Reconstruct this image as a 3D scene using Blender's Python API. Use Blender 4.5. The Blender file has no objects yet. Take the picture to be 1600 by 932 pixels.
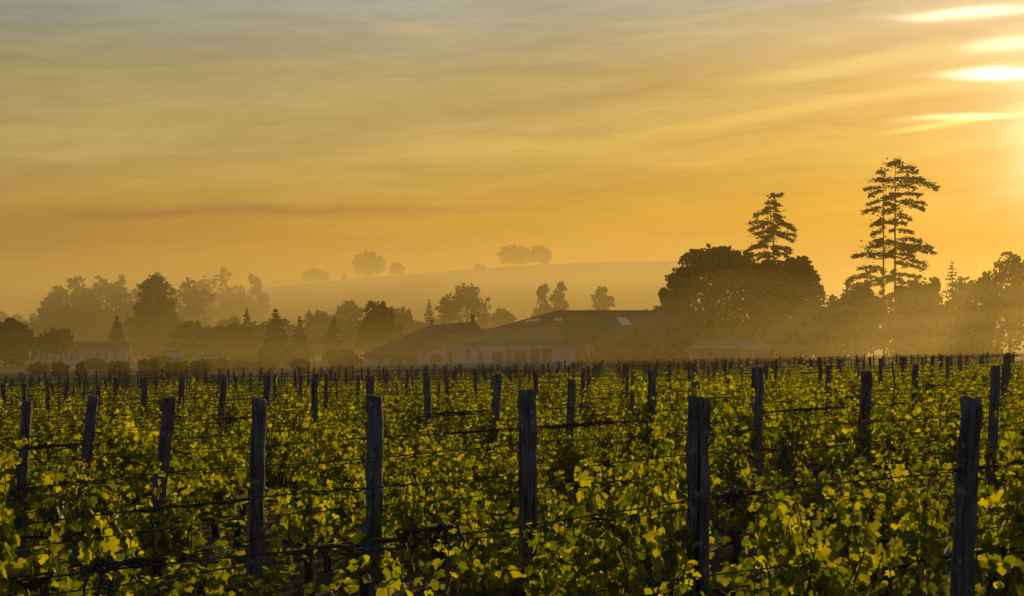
import bpy, math, random
import numpy as np
from mathutils import Vector, Matrix

# ------------------------------------------------------------------ scene, camera, light
scene = bpy.context.scene
COL = scene.collection
R = math.radians
F_PX, CX, CY, HORIZON = 2402.0, 800.0, 466.0, 545.0       # pinhole of the 1600x932 photograph
CAM_Z = 1.6
PITCH = math.atan((HORIZON - CY) / F_PX)

cam_d = bpy.data.cameras.new('camera'); cam = bpy.data.objects.new('camera', cam_d); COL.objects.link(cam)
cam.location = (0, 0, CAM_Z); cam.rotation_euler = (R(90) + PITCH, 0, 0)
cam_d.sensor_width = 36.0; cam_d.lens = 36.0 * F_PX / 1600.0
cam_d.clip_start = 0.05; cam_d.clip_end = 6000.0
scene.camera = cam

SUN_AZ, SUN_EL = R(20.5), R(9.0)
SUN_DIR = Vector((math.sin(SUN_AZ) * math.cos(SUN_EL), math.cos(SUN_AZ) * math.cos(SUN_EL), math.sin(SUN_EL)))
sun_d = bpy.data.lights.new('sun', 'SUN'); sun = bpy.data.objects.new('sun', sun_d); COL.objects.link(sun)
sun_d.energy = 5.0; sun_d.angle = R(0.6); sun_d.color = (1.0, 0.66, 0.27)
sun.rotation_euler = (-SUN_DIR).to_track_quat('-Z', 'Y').to_euler()
sun.location = SUN_DIR * 300

scene.view_settings.view_transform = 'Standard'; scene.view_settings.look = 'None'
scene.view_settings.gamma = 1.0; scene.view_settings.use_curve_mapping = False
scene.view_settings.exposure = -0.35
scene.render.engine = 'CYCLES'
cy = scene.cycles
cy.use_denoising = True
cy.max_bounces = 6; cy.diffuse_bounces = 3; cy.glossy_bounces = 2; cy.transmission_bounces = 4; cy.volume_bounces = 0
cy.transparent_max_bounces = 8

world = bpy.data.worlds.new('World'); scene.world = world; world.use_nodes = True
HAZE_DENSITY, HAZE_COLOR, HAZE_G = 0.00038, (0.88, 0.70, 0.27), 0.45
MIST_DENSITY, BANK_DENSITY, MIST_COLOR, MIST_G = 0.0008, 0.0032, (0.86, 0.74, 0.28), 0.68


def build_sky():
    nt = world.node_tree; nt.nodes.clear()
    N = nt.nodes.new; L = nt.links.new

    def m(op, a, b=None, c=None):
        n = N('ShaderNodeMath'); n.operation = op
        for i, v in enumerate((a, b, c)):
            if v is None: continue
            if isinstance(v, (int, float)): n.inputs[i].default_value = v
            else: L(v, n.inputs[i])
        return n.outputs[0]

    def mixc(fac, a, b, mode='MIX'):
        n = N('ShaderNodeMix'); n.data_type = 'RGBA'; n.blend_type = mode; n.clamp_factor = False
        for s, v in ((n.inputs[0], fac), (n.inputs[6], a), (n.inputs[7], b)):
            if isinstance(v, (int, float)): s.default_value = v
            elif isinstance(v, tuple): s.default_value = v + (1,)
            else: L(v, s)
        return n.outputs[2]

    def addv(fac, a, vec):
        v = N('ShaderNodeVectorMath'); v.operation = 'SCALE'; v.inputs[0].default_value = vec; L(fac, v.inputs['Scale'])
        w_ = N('ShaderNodeVectorMath'); w_.operation = 'ADD'; L(a, w_.inputs[0]); L(v.outputs[0], w_.inputs[1]); return w_.outputs[0]

    tc = N('ShaderNodeTexCoord'); sep = N('ShaderNodeSeparateXYZ'); L(tc.outputs['Generated'], sep.inputs[0])
    x, y, z = sep.outputs
    az = m('MULTIPLY', m('ARCTAN2', x, y), 180 / math.pi)
    el = m('MULTIPLY', m('ARCSINE', z), 180 / math.pi)
    dot = N('ShaderNodeVectorMath'); dot.operation = 'DOT_PRODUCT'
    L(tc.outputs['Generated'], dot.inputs[0]); dot.inputs[1].default_value = SUN_DIR
    th = m('MULTIPLY', m('ARCCOSINE', m('MINIMUM', dot.outputs['Value'], 1.0)), 180 / math.pi)

    sky = N('ShaderNodeTexSky'); sky.sky_type = 'NISHITA'; sky.sun_disc = False
    sky.sun_elevation = SUN_EL; sky.sun_rotation = SUN_AZ
    sky.altitude = 50; sky.air_density = 1.6; sky.dust_density = 4.0; sky.ozone_density = 1.0

    ramp = N('ShaderNodeValToRGB')
    L(m('DIVIDE', m('MAXIMUM', el, 0.0), 90.0), ramp.inputs[0])
    stops = [(0, (.52, .27, .075)), (2.5, (.44, .215, .025)), (4.5, (.60, .305, .005)), (7, (.55, .385, .08)), (10, (.49, .415, .19)),
             (13.5, (.48, .62, .62)), (24, (.24, .27, .28)), (50, (.16, .19, .24)), (90, (.12, .15, .22))]
    e = ramp.color_ramp.elements
    while len(e) < len(stops): e.new(0.5)
    for i, (d, c) in enumerate(stops):
        e[i].position = d / 90.0; e[i].color = c + (1,)
    # the warm glow round the sun
    g1 = m('EXPONENT', m('MULTIPLY', m('POWER', m('DIVIDE', th, 17.0), 2.0), -1.0))
    g2 = m('EXPONENT', m('MULTIPLY', m('DIVIDE', th, 3.2), -1.0))
    band = m('EXPONENT', m('MULTIPLY', m('POWER', m('DIVIDE', m('SUBTRACT', el, 7.6), 3.0), 2.0), -1.0))
    col = mixc(m('MULTIPLY', m('SUBTRACT', 1.0, g1), band), ramp.outputs[0], (.29, .235, .12), 'ADD')
    col = addv(g1, col, (.40, .24, .0))
    low = m('EXPONENT', m('MULTIPLY', m('POWER', m('DIVIDE', el, 5.5), 2.0), -1.0))
    col = addv(m('MULTIPLY', m('POWER', g1, .6), low), col, (-.16, -.17, -.11))
    col = mixc(g2, col, (1.1, 1.0, .70), 'ADD')
    # away from the sun the dawn sky is cool
    back = m('MINIMUM', m('MAXIMUM', m('DIVIDE', m('SUBTRACT', th, 35.0), 60.0), 0.0), 1.0)
    col = mixc(back, col, (.135, .185, .29))

    # wispy cloud
    warp = N('ShaderNodeTexNoise'); warp.noise_dimensions = '2D'; warp.inputs['Scale'].default_value = 1.0; warp.inputs['Detail'].default_value = 4
    cmb = N('ShaderNodeCombineXYZ'); L(m('MULTIPLY', az, 0.16), cmb.inputs[0]); L(m('MULTIPLY', el, 0.75), cmb.inputs[1])
    L(cmb.outputs[0], warp.inputs['Vector'])
    w = m('SUBTRACT', warp.outputs['Fac'], 0.5)
    elw = m('ADD', el, m('MULTIPLY', w, 1.1))
    azw = m('ADD', az, m('MULTIPLY', w, 3.0))
    for sx, sy, amp, tilt, off in ((.07, .85, .55, .06, 0), (.22, 2.2, .34, .05, 31.0), (.6, 5.0, .14, .04, 77.0)):
        n = N('ShaderNodeTexNoise'); n.noise_dimensions = '2D'; n.inputs['Scale'].default_value = 1.0; n.inputs['Detail'].default_value = 5; n.inputs['Roughness'].default_value = .6
        c = N('ShaderNodeCombineXYZ')
        L(m('ADD', m('MULTIPLY', azw, sx), off), c.inputs[0])
        L(m('MULTIPLY', m('SUBTRACT', elw, m('MULTIPLY', az, tilt)), sy), c.inputs[1])
        L(c.outputs[0], n.inputs['Vector'])
        k = m('MULTIPLY_ADD', m('SUBTRACT', n.outputs['Fac'], .5), amp, 1.0)
        vm = N('ShaderNodeVectorMath'); vm.operation = 'SCALE'; L(col, vm.inputs[0]); L(k, vm.inputs['Scale']); col = vm.outputs[0]

    def a_of(px): return math.degrees(math.atan((px - CX) / F_PX))
    def e_of(py): return math.degrees(math.atan((HORIZON - py) / F_PX))
    streaks = [  # px, py, half length, half height, tilt, colour, softness
        (1530, 39, 90, 8, .01, (1.7, 1.5, 1.05)), (1568, 134, 72, 9, -.02, (2.6, 2.4, 2.0)), (1505, 198, 72, 5.5, -.01, (1.8, 1.5, .8)), (1655, 250, 70, 120, 0, (.60, .58, .46)),
        (1465, 208, 55, 4.5, .10, (.8, .6, .18)),
        (1590, 88, 70, 12, .08, (1.2, 1.1, .8)), (1330, 112, 170, 13, .12, (.28, .22, .085)), (1380, 158, 170, 9, .10, (.25, .19, .06)),
        (1190, 186, 140, 8, .10, (.22, .15, .03)), (860, 226, 260, 16, .03, (.14, .08, .012)), (655, 40, 75, 11, -.05, (.17, .10, .015)), (610, 102, 60, 9, -.12, (.06, .05, .02)),
        (1100, 258, 60, 6, .02, (.13, .08, .02)), (1480, 330, 120, 26, .0, (.14, .13, .06)),
        (450, 331, 330, 9, .015, (-.24, -.17, -.0)), (180, 344, 200, 10, .03, (-.14, -.11, -.0)), (150, 378, 380, 28, .03, (-.13, -.10, .01)), (20, 450, 260, 24, .0, (.08, .03, .03)), (1250, 6, 330, 15, .02, (-.12, -.07, -.02)),
        (1000, 150, 330, 18, .06, (-.09, -.06, -.02)), (1330, 200, 260, 10, .08, (-.12, -.08, -.03)), (60, 30, 110, 40, .1, (-.05, -.03, .0)),
        (240, 20, 160, 22, -.08, (.03, .03, .015)), (150, 208, 170, 9, .06, (.06, .035, .0)), (560, 15, 180, 16, .0, (.04, .04, .015))]
    for px, py, hl, hh, tilt, c in streaks:
        a0, e0 = a_of(px), e_of(py); sa, se = hl / F_PX * 57.3, hh / F_PX * 57.3
        da = m('SUBTRACT', azw, a0)
        de = m('SUBTRACT', m('SUBTRACT', m('ADD', el, m('MULTIPLY', w, .55)), e0), m('MULTIPLY', da, tilt))
        q = m('ADD', m('POWER', m('ABSOLUTE', m('DIVIDE', da, sa)), 2.0), m('POWER', m('ABSOLUTE', m('DIVIDE', de, se)), 2.0))
        col = addv(m('EXPONENT', m('MULTIPLY', m('POWER', q, 1.35), -1.0)), col, c)
    vm = N('ShaderNodeVectorMath'); vm.operation = 'MAXIMUM'; L(col, vm.inputs[0]); vm.inputs[1].default_value = (.004, .004, .004); col = vm.outputs[0]
    vm = N('ShaderNodeVectorMath'); vm.operation = 'SCALE'; L(col, vm.inputs[0]); vm.inputs['Scale'].default_value = 9.0
    tint = mixc(1.0, sky.outputs[0], (1.0, .74, .42), 'MULTIPLY')
    fin = mixc(.92, tint, vm.outputs[0])
    bg = N('ShaderNodeBackground'); bg.inputs['Strength'].default_value = 0.08
    L(fin, bg.inputs['Color'])
    out = N('ShaderNodeOutputWorld'); L(bg.outputs[0], out.inputs[0])


build_sky()

# ------------------------------------------------------------------ helpers
_cp, _sp = math.cos(PITCH), math.sin(PITCH)


def at(px, py, Y):
    """the world point at depth Y metres ahead of the camera seen at pixel (px, py) of the photograph"""
    u, v = (px - CX) / F_PX, (CY - py) / F_PX
    dy, dz = _cp - v * _sp, _sp + v * _cp
    k = Y / dy
    return Vector((u * k, Y, CAM_Z + dz * k))


def proj(p):
    x, y, z = p[0], p[1], p[2] - CAM_Z
    f = y * _cp + z * _sp; v = -y * _sp + z * _cp
    return CX + F_PX * x / f, CY - F_PX * v / f


def smooth(a, b, x):
    t = min(1.0, max(0.0, (x - a) / (b - a))); return t * t * (3 - 2 * t)


def post_top(x, y):
    """height of the post tops above the camera's eye, as the land rolls"""
    near = -.232 + .031 * x - .0035 * y
    far = -.70 + .020 * x
    t = smooth(8, 85, y)
    return near * (1 - t) + far * t


POST_H = 1.40


def ground_z(x, y):
    g = CAM_Z + post_top(max(-40, min(40, x)), max(0, min(90, y))) - POST_H
    t = smooth(88, 150, y)
    g = g * (1 - t) + (-1.1) * t
    return g + .03 * math.sin(x * 1.3 + y * .7) * math.sin(y * .9 - x * .4) * (1 if y < 90 else .3)


class MB:
    def __init__(s): s.v = []; s.f = []
    def add(s, vs, fs):
        o = len(s.v); s.v += [tuple(v) for v in vs]; s.f += [tuple(i + o for i in f) for f in fs]; return s
    def box(s, a, b):
        (x0, y0, z0), (x1, y1, z1) = a, b
        return s.add([(x0, y0, z0), (x1, y0, z0), (x1, y1, z0), (x0, y1, z0), (x0, y0, z1), (x1, y0, z1), (x1, y1, z1), (x0, y1, z1)],
                     [(0, 3, 2, 1), (4, 5, 6, 7), (0, 1, 5, 4), (1, 2, 6, 5), (2, 3, 7, 6), (3, 0, 4, 7)])
    def tube(s, pts, rad, n=6, cap=True):
        pts = [Vector(p) for p in pts]; rings = []
        if isinstance(rad, (int, float)): rad = [rad] * len(pts)
        up = Vector((.31, .2, .93))
        vs = []
        for i, p in enumerate(pts):
            d = (pts[min(i + 1, len(pts) - 1)] - pts[max(i - 1, 0)]).normalized()
            a = d.cross(up)
            if a.length < .05: a = d.cross(Vector((1, 0, 0)))
            a.normalize(); b = d.cross(a)
            for k in range(n):
                t = 2 * math.pi * k / n
                vs.append(p + (a * math.cos(t) + b * math.sin(t)) * rad[i])
        fs = []
        for i in range(len(pts) - 1):
            for k in range(n):
                k2 = (k + 1) % n
                fs.append((i * n + k, i * n + k2, (i + 1) * n + k2, (i + 1) * n + k))
        if cap:
            fs.append(tuple(range(n - 1, -1, -1))); fs.append(tuple((len(pts) - 1) * n + k for k in range(n)))
        return s.add(vs, fs)
    def slab(s, poly, d):
        """a flat polygon given thickness along d"""
        n = len(poly); d = Vector(d); P = [Vector(p) for p in poly]
        return s.add(P + [p + d for p in P], [tuple(range(n)), tuple(range(2 * n - 1, n - 1, -1))] + [(i, i + n, (i + 1) % n + n, (i + 1) % n) for i in range(n)])
    def mesh(s, name, smooth_=False):
        me = bpy.data.meshes.new(name); me.from_pydata(s.v, [], s.f); me.update()
        if smooth_: me.polygons.foreach_set('use_smooth', [True] * len(me.polygons))
        return me


def obj(name, me, mat=None, parent=None, loc=None):
    o = bpy.data.objects.new(name, me); COL.objects.link(o)
    if mat is not None and me is not None and not me.materials: me.materials.append(mat)
    if parent is not None: o.parent = parent
    if loc is not None: o.location = loc
    return o


def tag(o, label=None, cat=None, group=None, kind=None):
    if label: o['label'] = label
    if cat: o['category'] = cat
    if group: o['group'] = group
    if kind: o['kind'] = kind
    return o


def thing(name, label, cat, loc=(0, 0, 0), group=None):
    o = bpy.data.objects.new(name, None); COL.objects.link(o); o.location = loc; o.empty_display_size = .3
    return tag(o, label, cat, group)


def np_mesh(name, V, Fq):
    """V (n,3) float, Fq (m,k) int : all faces of k corners"""
    me = bpy.data.meshes.new(name); n, k = len(Fq), Fq.shape[1]
    me.vertices.add(len(V)); me.vertices.foreach_set('co', np.asarray(V, np.float32).ravel())
    me.loops.add(n * k); me.loops.foreach_set('vertex_index', np.asarray(Fq, np.int32).ravel())
    me.polygons.add(n); me.polygons.foreach_set('loop_start', np.arange(0, n * k, k, dtype=np.int32))
    me.update(calc_edges=True); me.validate()
    return me


# ------------------------------------------------------------------ materials
def nodes(name):
    m = bpy.data.materials.new(name); m.use_nodes = True; nt = m.node_tree
    return m, nt, nt.nodes['Principled BSDF'], nt.nodes['Material Output']


def simple(name, c1, c2, scale=4.0, rough=.85, bump=.0, stretch=(1, 1, 1), detail=6, spec=.2):
    m, nt, b, out = nodes(name); N = nt.nodes.new; L = nt.links.new
    tc = N('ShaderNodeTexCoord'); mp = N('ShaderNodeMapping'); mp.inputs['Scale'].default_value = stretch
    L(tc.outputs['Object'], mp.inputs[0])
    n = N('ShaderNodeTexNoise'); n.inputs['Scale'].default_value = scale; n.inputs['Detail'].default_value = detail; L(mp.outputs[0], n.inputs['Vector'])
    r = N('ShaderNodeValToRGB'); r.color_ramp.elements[0].position = .32; r.color_ramp.elements[1].position = .7
    r.color_ramp.elements[0].color = c1 + (1,); r.color_ramp.elements[1].color = c2 + (1,); L(n.outputs['Fac'], r.inputs[0])
    L(r.outputs[0], b.inputs['Base Color']); b.inputs['Roughness'].default_value = rough; b.inputs['Specular IOR Level'].default_value = spec
    if bump:
        bp = N('ShaderNodeBump'); bp.inputs['Strength'].default_value = bump; bp.inputs['Distance'].default_value = .02; L(n.outputs['Fac'], bp.inputs['Height']); L(bp.outputs[0], b.inputs['Normal'])
    return m


def leafy(name, base_a, base_b, trans_a, trans_b, mix=.5, gloss=.0, bias=1.0, mottled=False):
    """two-sided leaf: reflects and lets light through; each leaf island its own shade"""
    m = bpy.data.materials.new(name); m.use_nodes = True; nt = m.node_tree; nt.nodes.clear(); N = nt.nodes.new; L = nt.links.new
    g = N('ShaderNodeNewGeometry'); oi = N('ShaderNodeObjectInfo')
    add = N('ShaderNodeMath'); add.operation = 'FRACT'; s = N('ShaderNodeMath'); s.operation = 'ADD'
    L(g.outputs['Random Per Island'], s.inputs[0]); L(oi.outputs['Random'], s.inputs[1]); L(s.outputs[0], add.inputs[0])
    if bias != 1.0:
        p = N('ShaderNodeMath'); p.operation = 'POWER'; L(add.outputs[0], p.inputs[0]); p.inputs[1].default_value = bias; add = p
    if mottled:
        tc = N('ShaderNodeTexCoord'); nz = N('ShaderNodeTexNoise'); nz.inputs['Scale'].default_value = 55; nz.inputs['Detail'].default_value = 5; L(tc.outputs['Object'], nz.inputs['Vector'])
        q = N('ShaderNodeMath'); q.operation = 'MULTIPLY_ADD'; L(nz.outputs['Fac'], q.inputs[0]); q.inputs[1].default_value = .9; q.inputs[2].default_value = -.45
        p = N('ShaderNodeMath'); p.operation = 'ADD'; p.use_clamp = True; L(add.outputs[0], p.inputs[0]); L(q.outputs[0], p.inputs[1]); add = p
    def mc(a, b):
        x = N('ShaderNodeMix'); x.data_type = 'RGBA'; x.inputs[6].default_value = a + (1,); x.inputs[7].default_value = b + (1,); L(add.outputs[0], x.inputs[0]); return x.outputs[2]
    d = N('ShaderNodeBsdfDiffuse'); t = N('ShaderNodeBsdfTranslucent'); L(mc(base_a, base_b), d.inputs[0]); L(mc(trans_a, trans_b), t.inputs[0])
    ms = N('ShaderNodeMixShader'); ms.inputs[0].default_value = mix; L(d.outputs[0], ms.inputs[1]); L(t.outputs[0], ms.inputs[2]); o = ms.outputs[0]
    if gloss:
        gl = N('ShaderNodeBsdfGlossy'); gl.inputs['Roughness'].default_value = .45; gl.inputs[0].default_value = (.8, .8, .75, 1)
        m2 = N('ShaderNodeMixShader'); m2.inputs[0].default_value = gloss; L(o, m2.inputs[1]); L(gl.outputs[0], m2.inputs[2]); o = m2.outputs[0]
    out = N('ShaderNodeOutputMaterial'); L(o, out.inputs[0]); return m


M = {}
M['vine_leaf'] = leafy('vine_leaf', (.026, .052, .006), (.070, .105, .006), (.13, .20, .002), (.78, .74, .003), .61, .03, 1.4, True)
M['grass'] = leafy('grass_blade', (.035, .045, .012), (.07, .075, .02), (.08, .10, .01), (.14, .14, .02), .4)
M['shoot'] = simple('green_shoot', (.09, .10, .02), (.14, .12, .03), 20)
M['vine_bark'] = simple('vine_bark', (.030, .022, .016), (.085, .062, .045), 30, bump=.6, stretch=(1, 1, .25))
M['dry_cane'] = simple('dry_cane', (.04, .03, .022), (.13, .09, .065), 40, bump=.3)
M['wire'] = simple('galvanised_wire_rusted', (.04, .032, .028), (.09, .075, .065), 60, rough=.55, spec=.4)
M['earth'] = simple('earth_and_grass', (.020, .020, .010), (.048, .040, .024), 1.3, bump=.4)
M['hill'] = simple('hill_grass', (.06, .065, .025), (.085, .08, .03), .02)
M['tree'] = leafy('tree_leaf', (.030, .036, .014), (.055, .055, .020), (.05, .055, .01), (.09, .08, .015), .22)
M['needle'] = leafy('conifer_needle', (.020, .026, .012), (.038, .040, .018), (.02, .022, .006), (.04, .036, .01), .2)
M['bush'] = leafy('bush_leaf', (.045, .052, .018), (.08, .078, .026), (.08, .085, .015), (.12, .11, .02), .35)
M['bark'] = simple('tree_bark', (.035, .028, .02), (.07, .055, .04), 3, bump=.5, stretch=(1, 1, .3))
M['stone'] = simple('pale_limestone_render', (.56, .53, .47), (.70, .66, .59), 1.2, bump=.15)
M['tile'] = simple('old_roof_tile', (.050, .034, .025), (.10, .066, .045), 2.4, bump=.5, stretch=(1, 3, 1))
M['hall_tile'] = simple('hall_roof_tile', (.034, .026, .022), (.066, .048, .038), 2.4, bump=.5, stretch=(1, 3, 1))
M['slate'] = simple('grey_roof', (.11, .10, .09), (.17, .155, .14), 2.2, bump=.3)
M['shutter'] = simple('brown_shutter', (.13, .09, .055), (.18, .13, .08), 5)
M['white'] = simple('white_paint', (.62, .61, .58), (.75, .74, .70), 2)
M['hut_wall'] = simple('dull_hut_wall', (.17, .15, .11), (.24, .21, .16), 2)
M['trim'] = simple('stone_trim', (.42, .38, .32), (.5, .46, .4), 3)
M['teal'] = simple('teal_plastic', (.03, .16, .17), (.08, .30, .30), 60)
M['rubber'] = simple('tyre_rubber', (.02, .02, .02), (.035, .035, .035), 20)
M['rim'] = simple('wheel_rim', (.35, .35, .35), (.45, .45, .45), 20, rough=.4)
def glass():
    m, nt, b, out = nodes('dark_glass'); b.inputs['Base Color'].default_value = (.03, .032, .035, 1); b.inputs['Roughness'].default_value = .12; return m
M['glass'] = glass()
def skylight():
    m, nt, b, out = nodes('skylight_sheet'); b.inputs['Base Color'].default_value = (.40, .40, .42, 1); b.inputs['Roughness'].default_value = .25; return m
M['skylight'] = skylight()


def wood():
    m, nt, b, out = nodes('weathered_post_wood'); N = nt.nodes.new; L = nt.links.new
    tc = N('ShaderNodeTexCoord'); oi = N('ShaderNodeObjectInfo')
    ad = N('ShaderNodeVectorMath'); ad.operation = 'ADD'; L(tc.outputs['Object'], ad.inputs[0]); L(oi.outputs['Location'], ad.inputs[1])
    mp = N('ShaderNodeMapping'); mp.inputs['Scale'].default_value = (1, 1, .06); L(ad.outputs[0], mp.inputs[0])
    n = N('ShaderNodeTexNoise'); n.inputs['Scale'].default_value = 70; n.inputs['Detail'].default_value = 8; n.inputs['Roughness'].default_value = .65; L(mp.outputs[0], n.inputs['Vector'])
    r = N('ShaderNodeValToRGB'); e = r.color_ramp.elements; e[0].position = .34; e[0].color = (.07, .067, .068, 1); e[1].position = .66; e[1].color = (.28, .262, .25, 1)
    L(n.outputs['Fac'], r.inputs[0])
    n2 = N('ShaderNodeTexNoise'); n2.inputs['Scale'].default_value = 6; L(ad.outputs[0], n2.inputs['Vector'])
    mx = N('ShaderNodeMix'); mx.data_type = 'RGBA'; mx.blend_type = 'MULTIPLY'; mx.inputs[0].default_value = .7
    r2 = N('ShaderNodeValToRGB'); r2.color_ramp.elements[0].position = .35; r2.color_ramp.elements[0].color = (.45, .42, .40, 1); r2.color_ramp.elements[1].position = .6; r2.color_ramp.elements[1].color = (1, 1, 1, 1)
    L(n2.outputs['Fac'], r2.inputs[0]); L(r.outputs[0], mx.inputs[6]); L(r2.outputs[0], mx.inputs[7]); L(mx.outputs[2], b.inputs['Base Color'])
    m3 = N('ShaderNodeMapping'); m3.inputs['Scale'].default_value = (1, 1, .035); L(ad.outputs[0], m3.inputs[0])
    n3 = N('ShaderNodeTexNoise'); n3.inputs['Scale'].default_value = 38; n3.inputs['Detail'].default_value = 3; L(m3.outputs[0], n3.inputs['Vector'])
    r3 = N('ShaderNodeValToRGB'); r3.color_ramp.elements[0].position = .36; r3.color_ramp.elements[0].color = (.12, .11, .10, 1); r3.color_ramp.elements[1].position = .41; r3.color_ramp.elements[1].color = (1, 1, 1, 1); L(n3.outputs['Fac'], r3.inputs[0])
    m4 = N('ShaderNodeMix'); m4.data_type = 'RGBA'; m4.blend_type = 'MULTIPLY'; m4.inputs[0].default_value = 1; L(mx.outputs[2], m4.inputs[6]); L(r3.outputs[0], m4.inputs[7])
    n4 = N('ShaderNodeTexNoise'); n4.inputs['Scale'].default_value = 17; n4.inputs['Detail'].default_value = 6; L(ad.outputs[0], n4.inputs['Vector'])
    r4 = N('ShaderNodeValToRGB'); r4.color_ramp.elements[0].position = .62; r4.color_ramp.elements[0].color = (0, 0, 0, 1); r4.color_ramp.elements[1].position = .70; r4.color_ramp.elements[1].color = (.8, .8, .8, 1); L(n4.outputs['Fac'], r4.inputs[0])
    m5 = N('ShaderNodeMix'); m5.data_type = 'RGBA'; L(r4.outputs[0], m5.inputs[0]); L(m4.outputs[2], m5.inputs[6]); m5.inputs[7].default_value = (.30, .31, .25, 1); L(m5.outputs[2], b.inputs['Base Color'])
    b.inputs['Roughness'].default_value = .9; b.inputs['Specular IOR Level'].default_value = .15
    bp = N('ShaderNodeBump'); bp.inputs['Strength'].default_value = .8; bp.inputs['Distance'].default_value = .006; L(n.outputs['Fac'], bp.inputs['Height']); L(bp.outputs[0], b.inputs['Normal'])
    return m


M['wood'] = wood()


def air(name, dens, col, g):
    m = bpy.data.materials.new(name); m.use_nodes = True; nt = m.node_tree; nt.nodes.clear()
    v = nt.nodes.new('ShaderNodeVolumePrincipled'); v.inputs['Density'].default_value = dens; v.inputs['Color'].default_value = col + (1,); v.inputs['Anisotropy'].default_value = g
    o = nt.nodes.new('ShaderNodeOutputMaterial'); nt.links.new(v.outputs[0], o.inputs['Volume']); return m


# ------------------------------------------------------------------ land and air
def build_ground():
    ys = [-30, -15, -6, -2]; y = 0
    while y < 100: ys.append(y); y += .7 + y * .02
    while y < 2500: ys.append(y); y *= 1.12
    xs = np.concatenate([np.linspace(-1, -.08, 30), np.linspace(-.06, .06, 7), np.linspace(.08, 1, 30)])
    V = []
    for yy in ys:
        wdt = 30 + max(yy, 0) * .75
        for xx in xs: V.append((xx * wdt, yy, ground_z(xx * wdt, yy)))
    n = len(xs); Fc = [(j * n + i, j * n + i + 1, (j + 1) * n + i + 1, (j + 1) * n + i) for j in range(len(ys) - 1) for i in range(n - 1)]
    me = bpy.data.meshes.new('ground'); me.from_pydata(V, [], Fc); me.update(); me.polygons.foreach_set('use_smooth', [True] * len(me.polygons))
    tag(obj('ground', me, M['earth']), kind='structure')


build_ground()

HILL_Y = 700.0
HILL = [(-1600, 545), (-500, 530), (0, 512), (200, 474), (380, 453), (440, 447), (550, 436), (620, 430), (700, 424), (850, 413), (980, 409), (1120, 406), (1190, 436), (1300, 470), (1450, 497), (1650, 515), (1900, 525), (2500, 535), (3500, 545)]


def hill_top(px):
    for (a, ya), (b, yb) in zip(HILL, HILL[1:]):
        if a <= px <= b: return ya + (yb - ya) * (px - a) / (b - a)
    return 545


def hill_z(px, Y):
    """height of the hillside at the bearing of px and the depth Y"""
    zt = at(px, hill_top(px), HILL_Y).z
    if Y <= HILL_Y: s = smooth(400, HILL_Y, Y) * .35 + .65 * max(0, (Y - 400) / (HILL_Y - 400))
    else: s = 1 - .45 * smooth(HILL_Y, 1100, Y)
    return -1.3 + (zt + 1.3) * s


def build_hill():
    ys = list(np.linspace(400, HILL_Y, 24)) + list(np.linspace(HILL_Y + 20, 1100, 12)); pxs = np.linspace(-1600, 3500, 130)
    V = []
    for yy in ys:
        for p in pxs: V.append(((p - CX) / F_PX * yy, yy, hill_z(p, yy)))
    n = len(pxs); Fc = [(j * n + i, j * n + i + 1, (j + 1) * n + i + 1, (j + 1) * n + i) for j in range(len(ys) - 1) for i in range(n - 1)]
    me = bpy.data.meshes.new('hill'); me.from_pydata(V, [], Fc); me.update(); me.polygons.foreach_set('use_smooth', [True] * len(me.polygons))
    tag(obj('hill', me, M['hill']), kind='structure')


build_hill()

def mist_bank(lift, inset):
    # the low mist lies deeper towards the sun side, with a rolling top
    mb = MB(); nx, ny = 33, 12; x0, x1, y0, y1 = -400 + inset, 400 - inset, 105 + inset, 279 - inset; top = []
    for j in range(ny):
        for i in range(nx):
            x = x0 + (x1 - x0) * i / (nx - 1); y = y0 + (y1 - y0) * j / (ny - 1)
            top.append((x, y, (3.4 + 5.5 * smooth(-15, 110, x) + 1.1 * math.sin(x * .09 + y * .03) + .8 * math.sin(x * .21 - y * .05)) * lift))
    n = len(top); vs = top + [(x, y, -6 - inset) for x, y, _ in top]; fs = []
    for j in range(ny - 1):
        for i in range(nx - 1):
            a = j * nx + i; fs.append((a, a + 1, a + nx + 1, a + nx)); fs.append((a + n, a + n + nx, a + n + nx + 1, a + n + 1))
    ring = [i for i in range(nx)] + [j * nx + nx - 1 for j in range(1, ny)] + [(ny - 1) * nx + i for i in range(nx - 2, -1, -1)] + [j * nx for j in range(ny - 2, 0, -1)]
    for a, b in zip(ring, ring[1:] + ring[:1]): fs.append((a, a + n, b + n, b))
    return mb.add(vs, fs)


hz = MB().box((-2200, -40, -9), (2200, 2600, 58)).mesh('haze')
tag(obj('haze', hz, air('haze_air', HAZE_DENSITY, HAZE_COLOR, HAZE_G)), kind='stuff')
for k_, lift in enumerate((.5, .85, 1.25, 1.75)):
    tag(obj('mist', mist_bank(lift, k_ * 1.5).mesh('mist'), air('low_mist', MIST_DENSITY * .46, MIST_COLOR, MIST_G)), kind='stuff')
tag(obj('mist', MB().box((-900, 281, -6), (900, 690, 30)).mesh('mist'), air('valley_mist', BANK_DENSITY, (.88, .74, .34), .45)), kind='stuff')


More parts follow.
